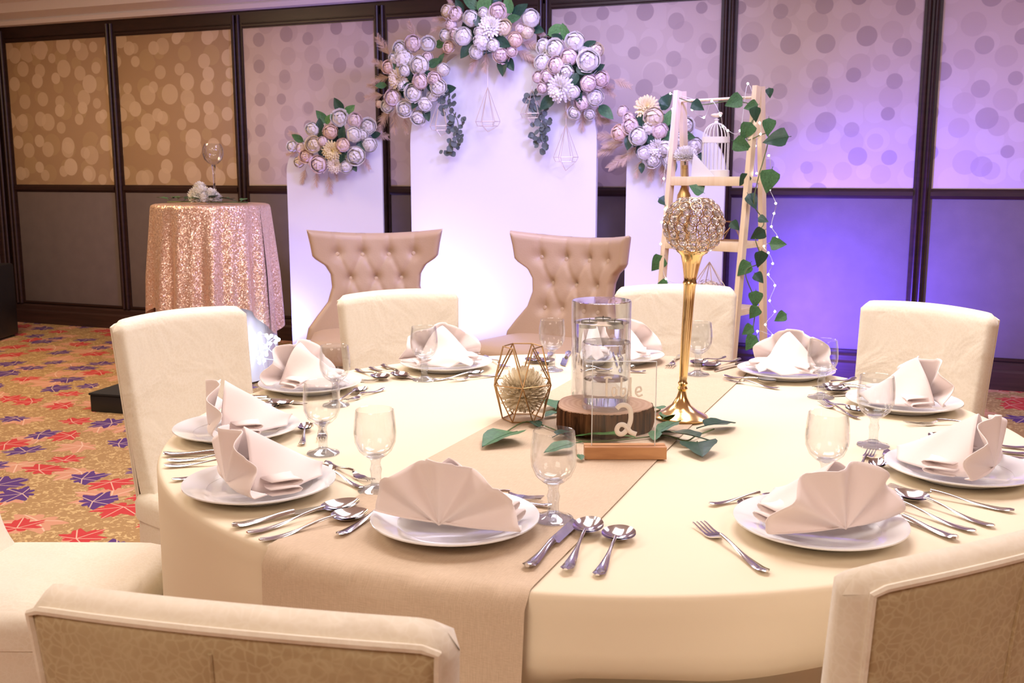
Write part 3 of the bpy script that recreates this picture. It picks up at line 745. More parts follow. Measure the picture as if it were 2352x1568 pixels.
def floret_ball(name, m, n, seed=1, fl=.17, squash=1):
    rnd = random.Random(seed); mb = MB()
    mb.lathe([(0, -.85 * squash)] + [(.85 * cos(-pi / 2 + pi * k / 10), .85 * sin(-pi / 2 + pi * k / 10) * squash) for k in range(1, 10)] + [(0, .85 * squash)], 16)
    for i in range(n):
        z = 1 - 2 * (i + .5) / n; a = i * 2.39996; r = sqrt(1 - z * z); d = Vector((r * cos(a), r * sin(a), z)); d += Vector([rnd.uniform(-.08, .08) for _ in range(3)])
        s = d.orthogonal().normalized(); t2 = d.normalized().cross(s); c = Vector((d.x, d.y, d.z * squash)) * rnd.uniform(.9, 1.03); b = rnd.uniform(0, 2)
        for k in range(4):
            e = s * cos(b + k * pi / 2) + t2 * sin(b + k * pi / 2); g = d.normalized().cross(e)
            mb.add([c, c + e * fl * .6 + g * fl * .45 + d * .05, c + e * fl + d * .02, c + e * fl * .6 - g * fl * .45 + d * .05], [(0, 1, 2, 3)])
    return mb.mesh(name, m, sharp=80, merge=0)
FL = {}
for k, m in (('w', 'rose_white'), ('c', 'rose_cream'), ('p', 'rose_pink'), ('a', 'rose_peach')):
    FL[k] = [rose_mesh('rose', m, 1, .5), rose_mesh('rose', m, 2, 1.0), rose_mesh('rose', m, 5, .2)]
FL['m'] = [mum_mesh('chrysanthemum', 'rose_white', 3)]; FL['y'] = [mum_mesh('chrysanthemum', 'rose_yellow', 4)]; FL['d'] = [mum_mesh('chrysanthemum', 'rose_cream', 6)]
FL['h'] = [floret_ball('hydrangea', 'rose_white', 60, 2, .24)]
def plume_mesh():
    mb = MB(); rnd = random.Random(4); mb.tube([(0, 0, 0), (0, .5, .02), (0, 1, -.06)], [.012, .009, .003], 5)
    for i in range(110):
        v = .2 + .8 * i / 110; sd = 1 if i % 2 else -1; L = .34 * (1 - .55 * (v - .25) / .75) * rnd.uniform(.8, 1.1)
        p = Vector((0, v, .02 - .08 * v * v)); q = p + Vector((sd * L * .62, L * .9, rnd.uniform(-.12, .12))); w = .013
        mb.add([p + Vector((0, -w, 0)), p + Vector((0, w, 0)), q + Vector((0, w * .3, -.02)), q + Vector((0, -w * .3, -.02))], [(0, 1, 2, 3)])
    return mb.mesh('plume', 'plume', sharp=80, merge=0)
PLUME = plume_mesh()

# ------------------------------------------------------------------ backdrop boards
BY = 6.25                                                       # front face of the middle board
def board_mesh(outline, th=.035): return MB().prism(outline, 0, th).mesh('board', 'board_white', sharp=30)
xl, xr = ony(945, 500, BY).x, ony(1368, 500, BY).x; bw = (xr - xl) / 2; bc = (xl + xr) / 2
ztop = ony(1150, 95, BY).z; spring = ztop - bw * .98
out = [(-bw, 0), (bw, 0)] + [(bw * cos(a), spring + (ztop - spring) * sin(a)) for a in [pi * k / 32 for k in range(33)]]
def feet(t, w):
    for s in (-w * .6, w * .6): MB().box((s - .02, .036, 0), (s + .02, .24, .03)).build('foot', 'board_white', t)
t = thing('backdrop_board', 'tall white round-arched backdrop board between the two lower boards', 'backdrop', (bc, BY, 0)); put('board', board_mesh(out), t); feet(t, bw)
MIDP, MIDN = Vector((bc, BY, 0)), Vector((0, -1, 0))
lr = ony(880, 500, BY + .03); ang = radians(16); ln = Vector((sin(ang), -cos(ang), 0)); ll = onp(662, 500, lr, ln)
lw = (lr.xy - ll.xy).length; ltz = onp(800, 300, lr, ln).z
def side_outline(w, h, rad, flip):
    o = [(0, 0), (w, 0), (w, h)] + [(rad + rad * cos(a), h - rad * .92 + rad * .92 * sin(a)) for a in [pi / 2 + pi / 2 * k / 16 for k in range(17)]]
    return [(w - x, z) for x, z in o][::-1] if flip else o
t = thing('backdrop_board', 'low white backdrop board next to the sequin cocktail table, one top corner rounded', 'backdrop', (ll.x, ll.y, 0), ang)
put('board', board_mesh(side_outline(lw, ltz, .32, False)), t); LFT = (Vector((ll.x, ll.y, 0)), ln)
for s in (.1, lw - .1): MB().box((s - .02, .036, 0), (s + .02, .24, .03)).build('foot', 'board_white', t)
ra, rb = ony(1437, 500, BY + .03), ony(1662, 500, BY + .03); rtz = ony(1500, 290, BY + .03).z
t = thing('backdrop_board', 'low white backdrop board behind the wooden ladder shelf', 'backdrop', (ra.x, BY + .03, 0))
put('board', board_mesh(side_outline(rb.x - ra.x, rtz, .3, True)), t); RGT = (Vector((ra.x, BY + .03, 0)), Vector((0, -1, 0)))
for s in (.1, rb.x - ra.x - .1): MB().box((s - .02, .036, 0), (s + .02, .24, .03)).build('foot', 'board_white', t)

# ------------------------------------------------------------------ flower arrangements
def arrangement(label, plane, org, sc, flowers, leaves, plumes, seed, bulge=.13):
    rnd = random.Random(seed); P0, n = plane
    F_ = [(org[0] + x * sc, org[1] + y * sc, r * sc, k) for x, y, r, k in flowers]
    cx = sum(f[0] for f in F_) / len(F_); cy = sum(f[1] for f in F_) / len(F_)
    rad = max(hypot(f[0] - cx, f[1] - cy) for f in F_) + 8
    c0 = onp(cx, cy, P0, n)
    t = thing('flower_arrangement', label, 'flowers', c0, 0, 'flower arrangements on the backdrop boards')
    MB().lathe([(0, -.5), (.35, -.42), (.5, 0), (.35, .42), (0, .5)], 12, Matrix.Diagonal((rad / F * 6.4 * .95, .07, rad / F * 6.4 * .95, 1))).build('foliage_base', 'leaf_dark', t, loc=n * .045)
    def place(x, y, lift):
        p = onp(x, y, P0, n); b = max(0, 1 - (hypot(x - cx, y - cy) / rad) ** 2)
        toC = (CAM - p).normalized(); return p + toC * (.03 + bulge * b + lift), b
    def radial(p): d = p - c0; d -= n * d.dot(n); return d.normalized() if d.length > .01 else Vector((0, 0, 1))
    for x, y, r, k in F_:
        p, b = place(x, y, rnd.uniform(0, .03)); d = (CAM - p).length; R = r * d / F * 1.12
        ax = (n * 1.0 + (CAM - p).normalized() * .4 + radial(p) * (.75 * (1 - b)) + Vector((rnd.uniform(-.3, .3), 0, rnd.uniform(-.15, .35)))).normalized()
        me = rnd.choice(FL[k]); put(me.name.split('.')[0], me, t, M=Matrix.Translation(-c0) @ axisM(p, ax, R, rnd.uniform(0, 6)))
    for x, y, L, a, k in leaves:
        x, y = org[0] + x * sc, org[1] + y * sc; p, b = place(x, y, .02); d = (CAM - p).length
        dr = (ony(x + 20 * cos(radians(a)), y - 20 * sin(radians(a)), p.y) - p).normalized(); dr = (dr + n * .25).normalized()
        zz = (n + Vector((rnd.uniform(-.4, .4), 0, rnd.uniform(-.3, .4)))).normalized(); xx = dr.cross(zz).normalized(); zz = xx.cross(dr)
        Lm = L * sc * d / F * 1.3; M = Matrix((xx, dr, zz)).transposed().to_4x4(); M.translation = p - c0 - dr * Lm * .4
        put('leaf', LEAF[k], t, M=M @ Matrix.Scale(Lm, 4))
    for x, y, L, a in plumes:
        x, y = org[0] + x * sc, org[1] + y * sc; p, b = place(x, y, -.02); d = (CAM - p).length
        dr = (ony(x + 20 * cos(radians(a)), y - 20 * sin(radians(a)), p.y) - p).normalized(); dr = (dr + n * .12).normalized()
        zz = (n + Vector((rnd.uniform(-.5, .5), 0, .2))).normalized(); xx = dr.cross(zz).normalized(); zz = xx.cross(dr)
        Lm = L * sc * d / F; M = Matrix((xx, dr, zz)).transposed().to_4x4(); M.translation = p - c0 - dr * Lm * .5
        put('plume', PLUME, t, M=M @ Matrix.Scale(Lm, 4))
    return t
K = .3062
arrangement('rounded bunch of white, peach and yellow flowers on the board by the sequin table', LFT, (600, 0), K,
    [(590, 890, 56, 'w'), (385, 970, 46, 'w'), (520, 990, 50, 'a'), (700, 905, 52, 'p'), (800, 950, 52, 'w'), (395, 1085, 52, 'c'), (235, 1100, 36, 'w'), (615, 1090, 48, 'a'),
     (695, 1010, 55, 'w'), (340, 1170, 46, 'a'), (435, 1230, 56, 'p'), (530, 1130, 66, 'y'), (555, 1235, 58, 'd'), (710, 1165, 60, 'w'), (810, 1085, 52, 'w'), (640, 1245, 46, 'w'), (285, 1215, 36, 'c'), (460, 1060, 34, 'p'), (300, 1110, 36, 'p'), (760, 1010, 40, 'w'), (625, 985, 18, 'a')],
    [(585, 800, 95, 120, 'dark'), (655, 835, 90, 45, 'bright'), (460, 885, 95, 130, 'green'), (605, 1010, 90, 80, 'dark'), (615, 1155, 90, 250, 'dark'), (745, 1090, 80, 290, 'dark'), (440, 950, 80, 90, 'dark'), (500, 900, 70, 60, 'bright'), (280, 1040, 80, 150, 'green'), (850, 1010, 70, 10, 'dark'), (690, 1240, 70, 300, 'dark')],
    [(270, 1030, 150, 150), (860, 1010, 190, -8), (320, 1310, 130, 255), (415, 1330, 130, 265), (510, 1370, 150, 275), (780, 1210, 130, 300), (240, 1150, 110, 190), (560, 1310, 90, 280)], 1)
arrangement('big bunch of white roses with dry plumes on the arch side near the sequin table', (MIDP, MIDN), (600, 0), K,
    [(1140, 330, 56, 'p'), (1250, 335, 50, 'w'), (1045, 370, 50, 'w'), (960, 505, 44, 'a'), (1190, 490, 64, 'w'), (1365, 525, 46, 'w'), (1030, 590, 72, 'd'), (1195, 610, 54, 'p'), (1145, 700, 58, 'w'),
     (990, 735, 58, 'p'), (950, 795, 46, 'w'), (1330, 655, 52, 'w'), (1230, 780, 52, 'w'), (1180, 880, 50, 'w'), (1080, 815, 52, 'w'), (885, 780, 26, 'a'), (1070, 445, 62, 'h'), (1300, 590, 44, 'p'), (1080, 530, 40, 'w'), (1290, 720, 42, 'w'), (1060, 640, 36, 'w'), (1000, 440, 40, 'w'), (1250, 430, 36, 'p')],
    [(1340, 330, 80, 20, 'bright'), (1290, 475, 90, 30, 'green'), (1345, 445, 70, 60, 'green'), (1110, 650, 90, 200, 'dark'), (1160, 760, 80, 250, 'dark'), (1400, 670, 90, 10, 'dark'), (1250, 560, 80, 340, 'dark'), (1110, 560, 80, 100, 'dark'), (1270, 650, 80, 330, 'dark'), (1240, 850, 80, 290, 'dark'), (1010, 500, 70, 120, 'green'), (905, 640, 70, 180, 'green')],
    [(905, 590, 170, 195), (925, 360, 190, 125), (860, 720, 170, 190), (915, 890, 190, 250), (1000, 900, 190, 265), (1130, 225, 130, 110), (1370, 400, 160, 40), (900, 490, 150, 150), (1080, 930, 130, 280), (850, 650, 120, 170), (950, 840, 160, 235)], 2)
arrangement('bunch of white and pink roses with green leaves crowning the tall arch', (MIDP, MIDN), (980, 0), K,
    [(160, 85, 46, 'c'), (220, 110, 48, 'p'), (335, 140, 56, 'w'), (185, 185, 40, 'p'), (150, 268, 48, 'w'), (220, 255, 44, 'p'), (480, 200, 80, 'm'), (535, 90, 54, 'p'), (580, 212, 52, 'c'), (780, 140, 62, 'w'), (665, 300, 52, 'a'),
     (755, 240, 48, 'c'), (275, 275, 62, 'w'), (415, 310, 56, 'h'), (375, 390, 48, 'w'), (560, 405, 56, 'p'), (500, 340, 44, 'w'), (170, 355, 38, 'a'), (400, 240, 40, 'w'), (640, 385, 34, 'p'), (700, 215, 34, 'p'), (430, 100, 40, 'w')],
    [(430, 40, 130, 60, 'bright'), (340, 30, 110, 140, 'green'), (615, 45, 110, 100, 'bright'), (685, 90, 120, 40, 'dark'), (560, 310, 110, 330, 'dark'), (570, 475, 120, 270, 'dark'), (390, 165, 90, 120, 'dark'), (640, 140, 90, 10, 'green'), (300, 370, 100, 240, 'dark'), (470, 20, 110, 90, 'green'), (250, 50, 80, 120, 'dark'), (820, 215, 90, 340, 'dark'), (620, 470, 90, 300, 'dark'), (530, 30, 90, 80, 'dark')],
    [(110, 150, 130, 175), (90, 215, 110, 195), (770, 330, 180, -15), (730, 405, 190, -25), (770, 440, 170, -45), (440, 450, 170, 265), (360, 460, 150, 250), (190, 50, 120, 110), (640, 180, 110, 330)], 3)
arrangement('bunch of white and lilac roses on the arch side near the ladder shelf', (MIDP, MIDN), (980, 0), K,
    [(1115, 315, 64, 'w'), (1270, 380, 50, 'c'), (880, 350, 50, 'w'), (965, 365, 58, 'w'), (1070, 430, 58, 'p'), (1215, 460, 72, 'w'), (975, 490, 58, 'p'), (870, 470, 54, 'w'), (840, 580, 42, 'p'), (905, 570, 46, 'p'),
     (1005, 660, 94, 'm'), (1215, 625, 58, 'p'), (1310, 590, 52, 'p'), (1265, 730, 56, 'w'), (1165, 770, 52, 'p'), (1110, 840, 44, 'w'), (1225, 855, 36, 'w'), (1105, 690, 44, 'w'), (1180, 400, 40, 'w'), (1050, 540, 48, 'w'), (910, 430, 40, 'w'), (870, 660, 36, 'p')],
    [(960, 230, 120, 25, 'bright'), (1045, 260, 110, 110, 'bright'), (1210, 345, 90, 30, 'dark'), (1170, 520, 110, 340, 'dark'), (1275, 520, 90, 30, 'dark'), (1110, 590, 90, 250, 'dark'), (910, 760, 110, 230, 'dark'), (1335, 830, 120, 320, 'green'), (985, 280, 70, 160, 'dark'), (1140, 720, 80, 280, 'dark'), (1060, 490, 70, 300, 'dark')],
    [(1450, 615, 170, -20), (1360, 680, 130, -40), (1285, 850, 160, 275), (1170, 880, 180, 265), (1060, 800, 150, 255), (870, 260, 110, 160), (1330, 640, 140, -5)], 4)
arrangement('bunch of cream and pink flowers with pink plumes on the board behind the ladder', RGT, (1340, 160), .3189,
    [(455, 270, 78, 'y'), (510, 345, 64, 'c'), (285, 300, 38, 'p'), (345, 405, 52, 'p'), (265, 455, 54, 'a'), (400, 480, 60, 'w'), (550, 440, 54, 'p'), (480, 420, 46, 'h'), (530, 560, 68, 'm'), (440, 600, 48, 'w'), (735, 400, 54, 'w'), (800, 545, 54, 'w'), (500, 650, 48, 'w'), (600, 560, 50, 'w'), (330, 350, 36, 'p'), (620, 640, 44, 'w'), (690, 500, 44, 'w')],
    [(415, 375, 90, 80, 'dark'), (330, 510, 90, 260, 'dark'), (600, 480, 100, 30, 'green'), (605, 360, 90, 70, 'bright'), (480, 500, 80, 300, 'dark'), (590, 240, 110, 60, 'dark'), (820, 620, 90, 290, 'dark'), (740, 470, 90, 340, 'green'), (640, 690, 90, 280, 'dark'), (700, 330, 80, 70, 'green'), (420, 700, 60, 270, 'dark')],
    [(175, 370, 150, 170), (160, 480, 190, 178), (185, 575, 200, 200), (270, 650, 200, 215), (340, 600, 190, 230), (490, 715, 160, 262), (570, 725, 150, 275), (400, 700, 150, 250), (230, 530, 180, 190)], 5)

# eucalyptus trails
def eucalyptus(label, px, seed):
    rnd = random.Random(seed); pts = catmull([onp(x, y, MIDP + MIDN * .07, MIDN) for x, y in px], 4); o0 = pts[0].copy()
    t = thing('eucalyptus_trail', label, 'foliage', o0, 0, 'eucalyptus trails on the arch')
    MB().tube([p - o0 for p in pts], .003, 5).build('stem', 'stem', t)
    disc = MB().grid(lambda u, v: (sin(pi * v) ** .7 * .5 * (2 * u - 1), v, .06 * abs(2 * u - 1)), 4, 6).mesh('leaf', 'eucalyptus', sharp=80)
    for i, p in enumerate(pts[1:]):
        for sd in (-1, 1):
            for rep in range(1 + (i % 2)):
                d = Vector((sd * rnd.uniform(.5, 1), -rnd.uniform(.0, .8), rnd.uniform(-.8, .4))).normalized(); zz = Vector((rnd.uniform(-.5, .5), -1, rnd.uniform(-.4, .6))).normalized()
                xx = d.cross(zz).normalized(); zz = xx.cross(d); M = Matrix((xx, d, zz)).transposed().to_4x4(); M.translation = p - o0 + Vector((rnd.uniform(-.045, .045), rnd.uniform(-.03, 0), rnd.uniform(-.015, .015)))
                put('leaf', disc, t, M=M @ Matrix.Scale(rnd.uniform(.032, .050), 4))
    return t
eucalyptus('dusty green eucalyptus trail hanging at the arch edge near the sequin table', [(1035, 205), (1030, 240), (1050, 275), (1052, 305), (1042, 335), (1030, 352)], 1)
eucalyptus('dusty eucalyptus trail hanging at the arch edge near the ladder shelf', [(1222, 205), (1225, 235), (1245, 260), (1245, 290), (1240, 315), (1252, 338)], 2)

# hanging wire ornaments
def wire_ornament(label, top, apex, ring_y, ringw, bottom_y, group, roof=True):
    C0 = onp(apex[0], apex[1], MIDP + MIDN * .09, MIDN); d = (CAM - C0).length; kk = d / F
    t = thing('hanging_wire_ornament', label, 'ornament', C0, 0, group)
    h1 = -(ring_y - apex[1]) * kk; h2 = -(bottom_y - apex[1]) * kk; R = ringw / 2 * kk; H = (apex[1] - top) * kk
    MB().tube([(0, 0, 0), (0, .0, H)], .0011, 5).build('thread', 'pale_wire', t)
    ring = [(R * cos(a), R * .6 * sin(a), h1) for a in [2 * pi * k / 6 + .3 for k in range(6)]]
    ring2 = [(x * .82, y * .82, h1 + h2 * .0 - .028) for x, y, z in ring]
    for k in range(6):
        MB().tube([(0, 0, 0), ring[k]], .0018, 5).build('rod', 'pale_wire', t)
        MB().tube([ring[k], ring[(k + 1) % 6]], .0020, 5).build('rod', 'pale_wire', t)
        MB().tube([ring[k], ring2[k]], .0018, 5).build('rod', 'pale_wire', t)
        MB().tube([ring2[k], ring2[(k + 1) % 6]], .0018, 5).build('rod', 'pale_wire', t)
        if k % 2 == 0: MB().tube([ring2[k], (0, 0, h2)], .0018, 5).build('rod', 'pale_wire', t)
gg = 'wire ornaments hung on the arch'
wire_ornament('teardrop wire ornament hung under the crown flowers of the arch', 150, (1120, 200), 275, 58, 298, gg)
wire_ornament('small wire ornament hung inside the eucalyptus near the ladder shelf', 150, (1222, 205), 258, 54, 280, gg)
wire_ornament('teardrop wire ornament with shallow basket, lowest hung on the arch', 220, (1300, 285), 358, 58, 388, gg)
wire_ornament('wire ornament hung beside the eucalyptus near the sequin table', 170, (1012, 215), 285, 52, 308, gg)

# ------------------------------------------------------------------ throne chairs
def throne(label, loc, face, scale=1):
    t = thing('throne_chair', label, 'chair', loc, face + pi / 2, 'tufted throne chairs')      # local -Y is the front
    def half(z):
        pts = [(.40, .40), (.46, .385), (.52, .34), (.60, .275), (.68, .25), (.75, .256), (.80, .285), (.835, .335), (.855, .352), (.92, .362), (1.0, .378), (1.1, .39)]
        for (z0, w0), (z1, w1) in zip(pts, pts[1:]):
            if z <= z1: q = (z - z0) / (z1 - z0); return w0 + (w1 - w0) * max(0, q)
        return .39
    btn = [(x, .875) for x in (-.215, -.075, .075, .215)] + [(x, .735) for x in (-.145, 0, .145)] + [(x, .60) for x in (-.215 * .8, -.07, .07, .215 * .8)]
    def surf(u, v, side):
        U = 2 * u - 1; z = .40 + v * .60; w = half(z); x = U * w
        z += .03 * (U * U - .6) * v
        y = .225 + .10 * v - .15 * (U * U) * (w / .38) ** 2 * (.35 + .65 * v)
        e = min(1, (1 - abs(U)) / .10, (1 - v) / .06 + 1e-5); e = sqrt(max(0, 1 - (1 - e) ** 2))
        y += -side * .045 * e
        if side > 0:
            for bx, bz in btn: y += .022 * math.exp(-((x - bx) ** 2 + (z - bz) ** 2) / .0011)
            for (ax, az), (cx, cz) in TUFT:
                dx, dz = cx - ax, cz - az; L2 = dx * dx + dz * dz; q = max(0, min(1, ((x - ax) * dx + (z - az) * dz) / L2))
                dd = hypot(x - ax - q * dx, z - az - q * dz); y += .006 * math.exp(-(dd / .014) ** 2)
        return (x, y, z)
    TUFT = [((-.215, .875), (-.145, .735)), ((-.075, .875), (-.145, .735)), ((-.075, .875), (0, .735)), ((.075, .875), (0, .735)), ((.075, .875), (.145, .735)), ((.215, .875), (.145, .735)),
            ((-.145, .735), (-.172, .60)), ((-.145, .735), (-.07, .6)), ((0, .735), (-.07, .6)), ((0, .735), (.07, .6)), ((.145, .735), (.07, .6)), ((.145, .735), (.172, .6))]
    TUFT += [((x, .875), (x * 1.04, 1.0)) for x in (-.215, -.075, .075, .215)]
    mb = MB(); mb.grid(lambda u, v: surf(u, v, 1), 80, 70); mb.grid(lambda u, v: surf(u, v, -1), 80, 70)
    bk = mb.build('backrest', 'leather', t, sharp=60, merge=3e-4)
    for bx, bz in btn:
        u = .5 + bx / half(bz) / 2; p = surf(u, (bz - .40) / .6, 1)
        MB().lathe([(0, -.004), (.012, -.004), (.013, .002), (.009, .008), (0, .010)], 12, axisM(Vector(p) + Vector((0, -.002, 0)), (0, -1, .1))).build('button', 'button_leather', bk)
    def pad(name, w, d, z0, z1, y0, r, m='leather'):
        vs = []; fs = []; n = 72
        rings = [(.0, z1 + .012), (.6, z1 + .010), (1 - r * 1.2, z1), (1 - r * .3, z1 - .012), (1, z1 - .04), (1, z0 + .02), (1 - r * .3, z0)]
        for s_, z in rings:
            for k in range(n):
                a = 2 * pi * k / n; c, s = cos(a), sin(a); p = 6; q = (abs(c) ** p + abs(s) ** p) ** (-1 / p); vs.append((w * s_ * c * q, y0 + d * s_ * s * q, z))
        for i in range(len(rings) - 1):
            for k in range(n): fs.append((i * n + k, i * n + (k + 1) % n, i * n + n + (k + 1) % n, i * n + n + k))
        MB().add(vs, fs + [tuple((len(rings) - 1) * n + k for k in range(n))]).build(name, m, t, sharp=60)
    pad('seat_cushion', .365, .27, .325, .455, -.03, .12)
    pad('seat_base', .35, .255, .13, .32, -.03, .08)
    for sx in (-.29, .29):
        for sy in (-.23, .17): MB().tube([(sx, sy, .14), (sx * 1.03, sy * 1.05, 0)], [.026, .016], 12).build('leg', 'dark_wood', t)
    t.scale = (scale,) * 3
    return t
a1 = ony(862, 540, 5.08); d1 = atan2(-a1.y, -a1.x); throne('tan tufted leather throne chair turned squarely to the dining table', (a1.x + .28 * cos(d1), a1.y + .28 * sin(d1), 0), d1)
a2 = ony(1328, 555, 5.14); d2 = atan2(-a2.y, -a2.x) - radians(34); throne('tan tufted leather throne chair turned aside, its outer wing facing the ladder shelf', (a2.x + .28 * cos(d2), a2.y + .28 * sin(d2), 0), d2)

# ------------------------------------------------------------------ cocktail table
kx, ky, kz, kr = -4.17, 5.38, 1.10, .335
t = thing('cocktail_table', 'tall round cocktail table under the sequin cloth', 'table', (kx, ky, 0))
MB().lathe([(0, kz - .03), (kr - .01, kz - .03), (kr - .006, kz - .003), (0, kz - .003)], 48).build('tabletop', 'pine', t)
MB().tube([(0, 0, .02), (0, 0, kz - .03)], .035, 16).build('pole', 'tin', t); MB().lathe([(0, 0), (.28, 0), (.28, .015), (.04, .04), (0, .04)], 32).build('base', 'tin', t)
def drape(hem, flare, fold, n1, ph, gap):
    def fn(u, v):
        th = 2 * pi * u
        if v < .2: r = (kr - .01) * v / .2; return (r * cos(th), r * sin(th), kz + gap)
        if v < .27: q = (v - .2) / .07 * pi / 2; r = kr - .01 + (.014 + gap) * sin(q); return (r * cos(th), r * sin(th), kz + gap - .016 * (1 - cos(q)))
        k = (v - .27) / .73; z = kz - .016 + gap - k * (kz - .016 - hem(th))
        d = (kz - z) / kz; r = kr + .004 + gap + flare * d + fold * min(1, .15 + d * 2.2) * (.6 * sin(n1 * th + ph) + .4 * sin(1.7 * n1 * th + 2 * ph + 2 * d) )
        return (r * cos(th), r * sin(th), z)
    return fn
o = MB().grid(drape(lambda th: .012, .05, .006, 13, .3, .001), 200, 40).build('underskirt_cloth', 'underskirt', loc=(kx, ky, 0), sharp=70); tag(o, 'pale underskirt cloth reaching the floor beneath the sequin overlay', 'tablecloth')
o = MB().grid(drape(lambda th: .36 + .10 * cos(4 * th + 2.2), .060, .03, 13, 1.1, .030), 260, 50).build('sequin_tablecloth', 'sequin_cloth', loc=(kx, ky, 0), sharp=70); tag(o, 'peach sequin cloth draped in folds over the tall cocktail table', 'tablecloth')
ctz = kz + .0315
p = onz(478, 472, ctz)
t = thing('globe_goblet', 'tall stemmed clear glass globe on the sequin table', 'vase', (kx + .05, ky - .02, ctz))
MB().lathe([(0, 0), (.055, 0), (.055, .004), (.012, .014), (.0075, .03), (.006, .14), (.008, .20), (.014, .235), (.010, .245), (0, .247)], 24).build('stem', 'glass_solid', t)
MB().lathe([(.012, .243), (.03, .25), (.055, .275), (.066, .31), (.064, .345), (.05, .375), (.048, .375), (.062, .345), (.064, .31), (.053, .277), (.028, .254), (0, .249)], 32).build('bowl', 'glass_thin', t)
t = thing('flower_cluster', 'white hydrangea blooms at the foot of the glass globe', 'flowers', (kx + .05, ky - .13, ctz + .0))
HB = pompon('bloom', 'rose_white', 110, 9, -.6, .17)
for x, y, z, s in ((-.055, 0, .045, .05), (.0, -.02, .05, .052), (.055, .0, .042, .046), (-.025, -.035, .032, .04), (-.035, .01, .085, .038), (.03, -.04, .03, .036), (.085, .01, .03, .034)): put('bloom', HB, t, M=Matrix.Translation((x, y, z * 1.15)) @ Matrix.Scale(s * 1.15, 4))
t = thing('leaf_garland', 'dark green leaf garland lying across the sequin table', 'foliage', (kx, ky, ctz))
MB().tube(catmull([(-.26, -.1, .008), (-.12, -.16, .012), (.1, -.15, .012), (.3, -.02, .008)], 6), .004, 6).build('stem', 'stem', t)
rnd = random.Random(3)
for i in range(16):
    q = i / 15; x = -.27 + .57 * q; a = rnd.uniform(0, 6.28); M = Matrix.Translation((x, -.09 - .08 * sin(pi * q) + .02 * rnd.uniform(-1, 1), .02 + rnd.uniform(0, .015))) @ Matrix.Rotation(a, 4, 'Z') @ Matrix.Rotation(rnd.uniform(.0, .35), 4, 'X') @ Matrix.Scale(rnd.uniform(.08, .11), 4)
    put('leaf', LEAF['dark' if i % 3 else 'green'], t, M=M)
# fairy light bundle at its foot
BULB = MB().lathe([(0, -.5), (.35, -.35), (.5, 0), (.35, .35), (0, .5)], 8).mesh('bulb', 'bulb'); BULBB = MB().lathe([(0, -.5), (.35, -.35), (.5, 0), (.35, .35), (0, .5)], 8).mesh('bulb', 'bulb_blue')
rnd = random.Random(8); p0 = ony(612, 800, 5.2); p0.z = 0
t = thing('fairy_lights', 'bundle of blue-white fairy lights on the floor against the sequin table', 'string lights', p0)
pts = [ony(rnd.uniform(583, 640), rnd.uniform(765, 835), 5.2 + rnd.uniform(-.05, .05)) - p0 for _ in range(22)] + [Vector((.0, 0, .01)), Vector((.06, .04, .012))]
MB().tube(catmull(pts, 4), .0015, 5).build('cable', 'cord_clear', t)
for q in pts: put('bulb', BULBB, t, M=Matrix.Translation(q) @ Matrix.Scale(.022, 4))

# ------------------------------------------------------------------ ladder shelf
LT = ony(1650, 204, 5.15); LF = Vector((-.33, -.944, 0)).normalized(); LW = Vector((-LF.y, LF.x, 0)); LC = Vector((LT.x, LT.y, 0)); LH = LT.z; HW, HD = .219, .21
lrot = atan2(LW.y, LW.x)
LM = Matrix.Translation(LC) @ Matrix.Rotation(lrot, 4, 'Z'); LMI = LM.inverted()          # local: x width, -y front
t = thing('ladder_shelf', 'pale wooden A-frame ladder shelf wound with leaves and lights', 'shelf', LC, lrot)
for sx in (-1, 1):
    for sy in (-1, 1): MB().beam((sx * HW, sy * HD, 0), (sx * HW, sy * .022, LH), .024, .042, (0, 1, 0)).build('leg', 'pine', t)
MB().tube([(-HW, 0, LH - .05), (HW, 0, LH - .05)], .007, 10).build('dowel', 'pine', t)
SHZ = [1.315 - .012, .985, .655, .33]
for z in SHZ:
    d = HD * (1 - z / LH) + .03
    MB().box((-HW + .012, -d, z - .018), (HW - .012, d * .75, z)).build('shelf', 'pine', t, bevel=.002)
    MB().box((-HW + .012, -d - .006, z - .045), (HW - .012, -d + .008, z - .0)).build('shelf_edge', 'pine', t, bevel=.002)
    for sx in (-1, 1): MB().box((sx * (HW - .012) - .008, -d * .9, z - .03), (sx * (HW - .012) + .008, d * .9, z - .018)).build('cross_brace', 'pine', t)
def lad(x, y, depth=0): return onp(x, y, LC + LF * depth, LF)
# bird cage
cp = lad(1642, 393, -.02); cp.z = SHZ[0] + .0005
t = thing('bird_cage', 'small white wire bird cage with a bird on top, on the ladder shelf', 'bird cage', cp, lrot)
R = .066; MB().lathe([(0, 0), (R + .006, 0), (R + .006, .03), (R, .034), (0, .034)], 28).build('base', 'white_paint', t)
MB().lathe([(R + .003, .168), (R + .003, .196), (R - .004, .196), (R - .004, .168)], 28, closed=True).build('band', 'white_paint', t)
for k in range(20):
    a = 2 * pi * k / 20; pts = [(R * cos(a), R * sin(a), .03), (R * cos(a), R * sin(a), .19)] + [(R * cos(b) * cos(a), R * cos(b) * sin(a), .19 + .075 * sin(b)) for b in [pi / 2 * j / 6 for j in range(1, 7)]]
    MB().tube(pts, .0019, 5).build('bar', 'white_paint', t)
MB().lathe([(0, .262), (.012, .262), (.008, .275), (.014, .282), (0, .288)], 12).build('finial', 'white_paint', t)
def bird(u, v):
    a = 2 * pi * u; x = -1 + 2 * v; r = max(0, 1 - x * x) ** .5 * (.42 + .16 * math.exp(-((x - .55) / .3) ** 2)) * (1 - .35 * (x < -.3) * (-x - .3))
    return (x * .034, r * .020 * cos(a) * 1.1, .302 + r * .024 * sin(a) + .010 * smoothstep(.0, .9, x) - .003 * x)
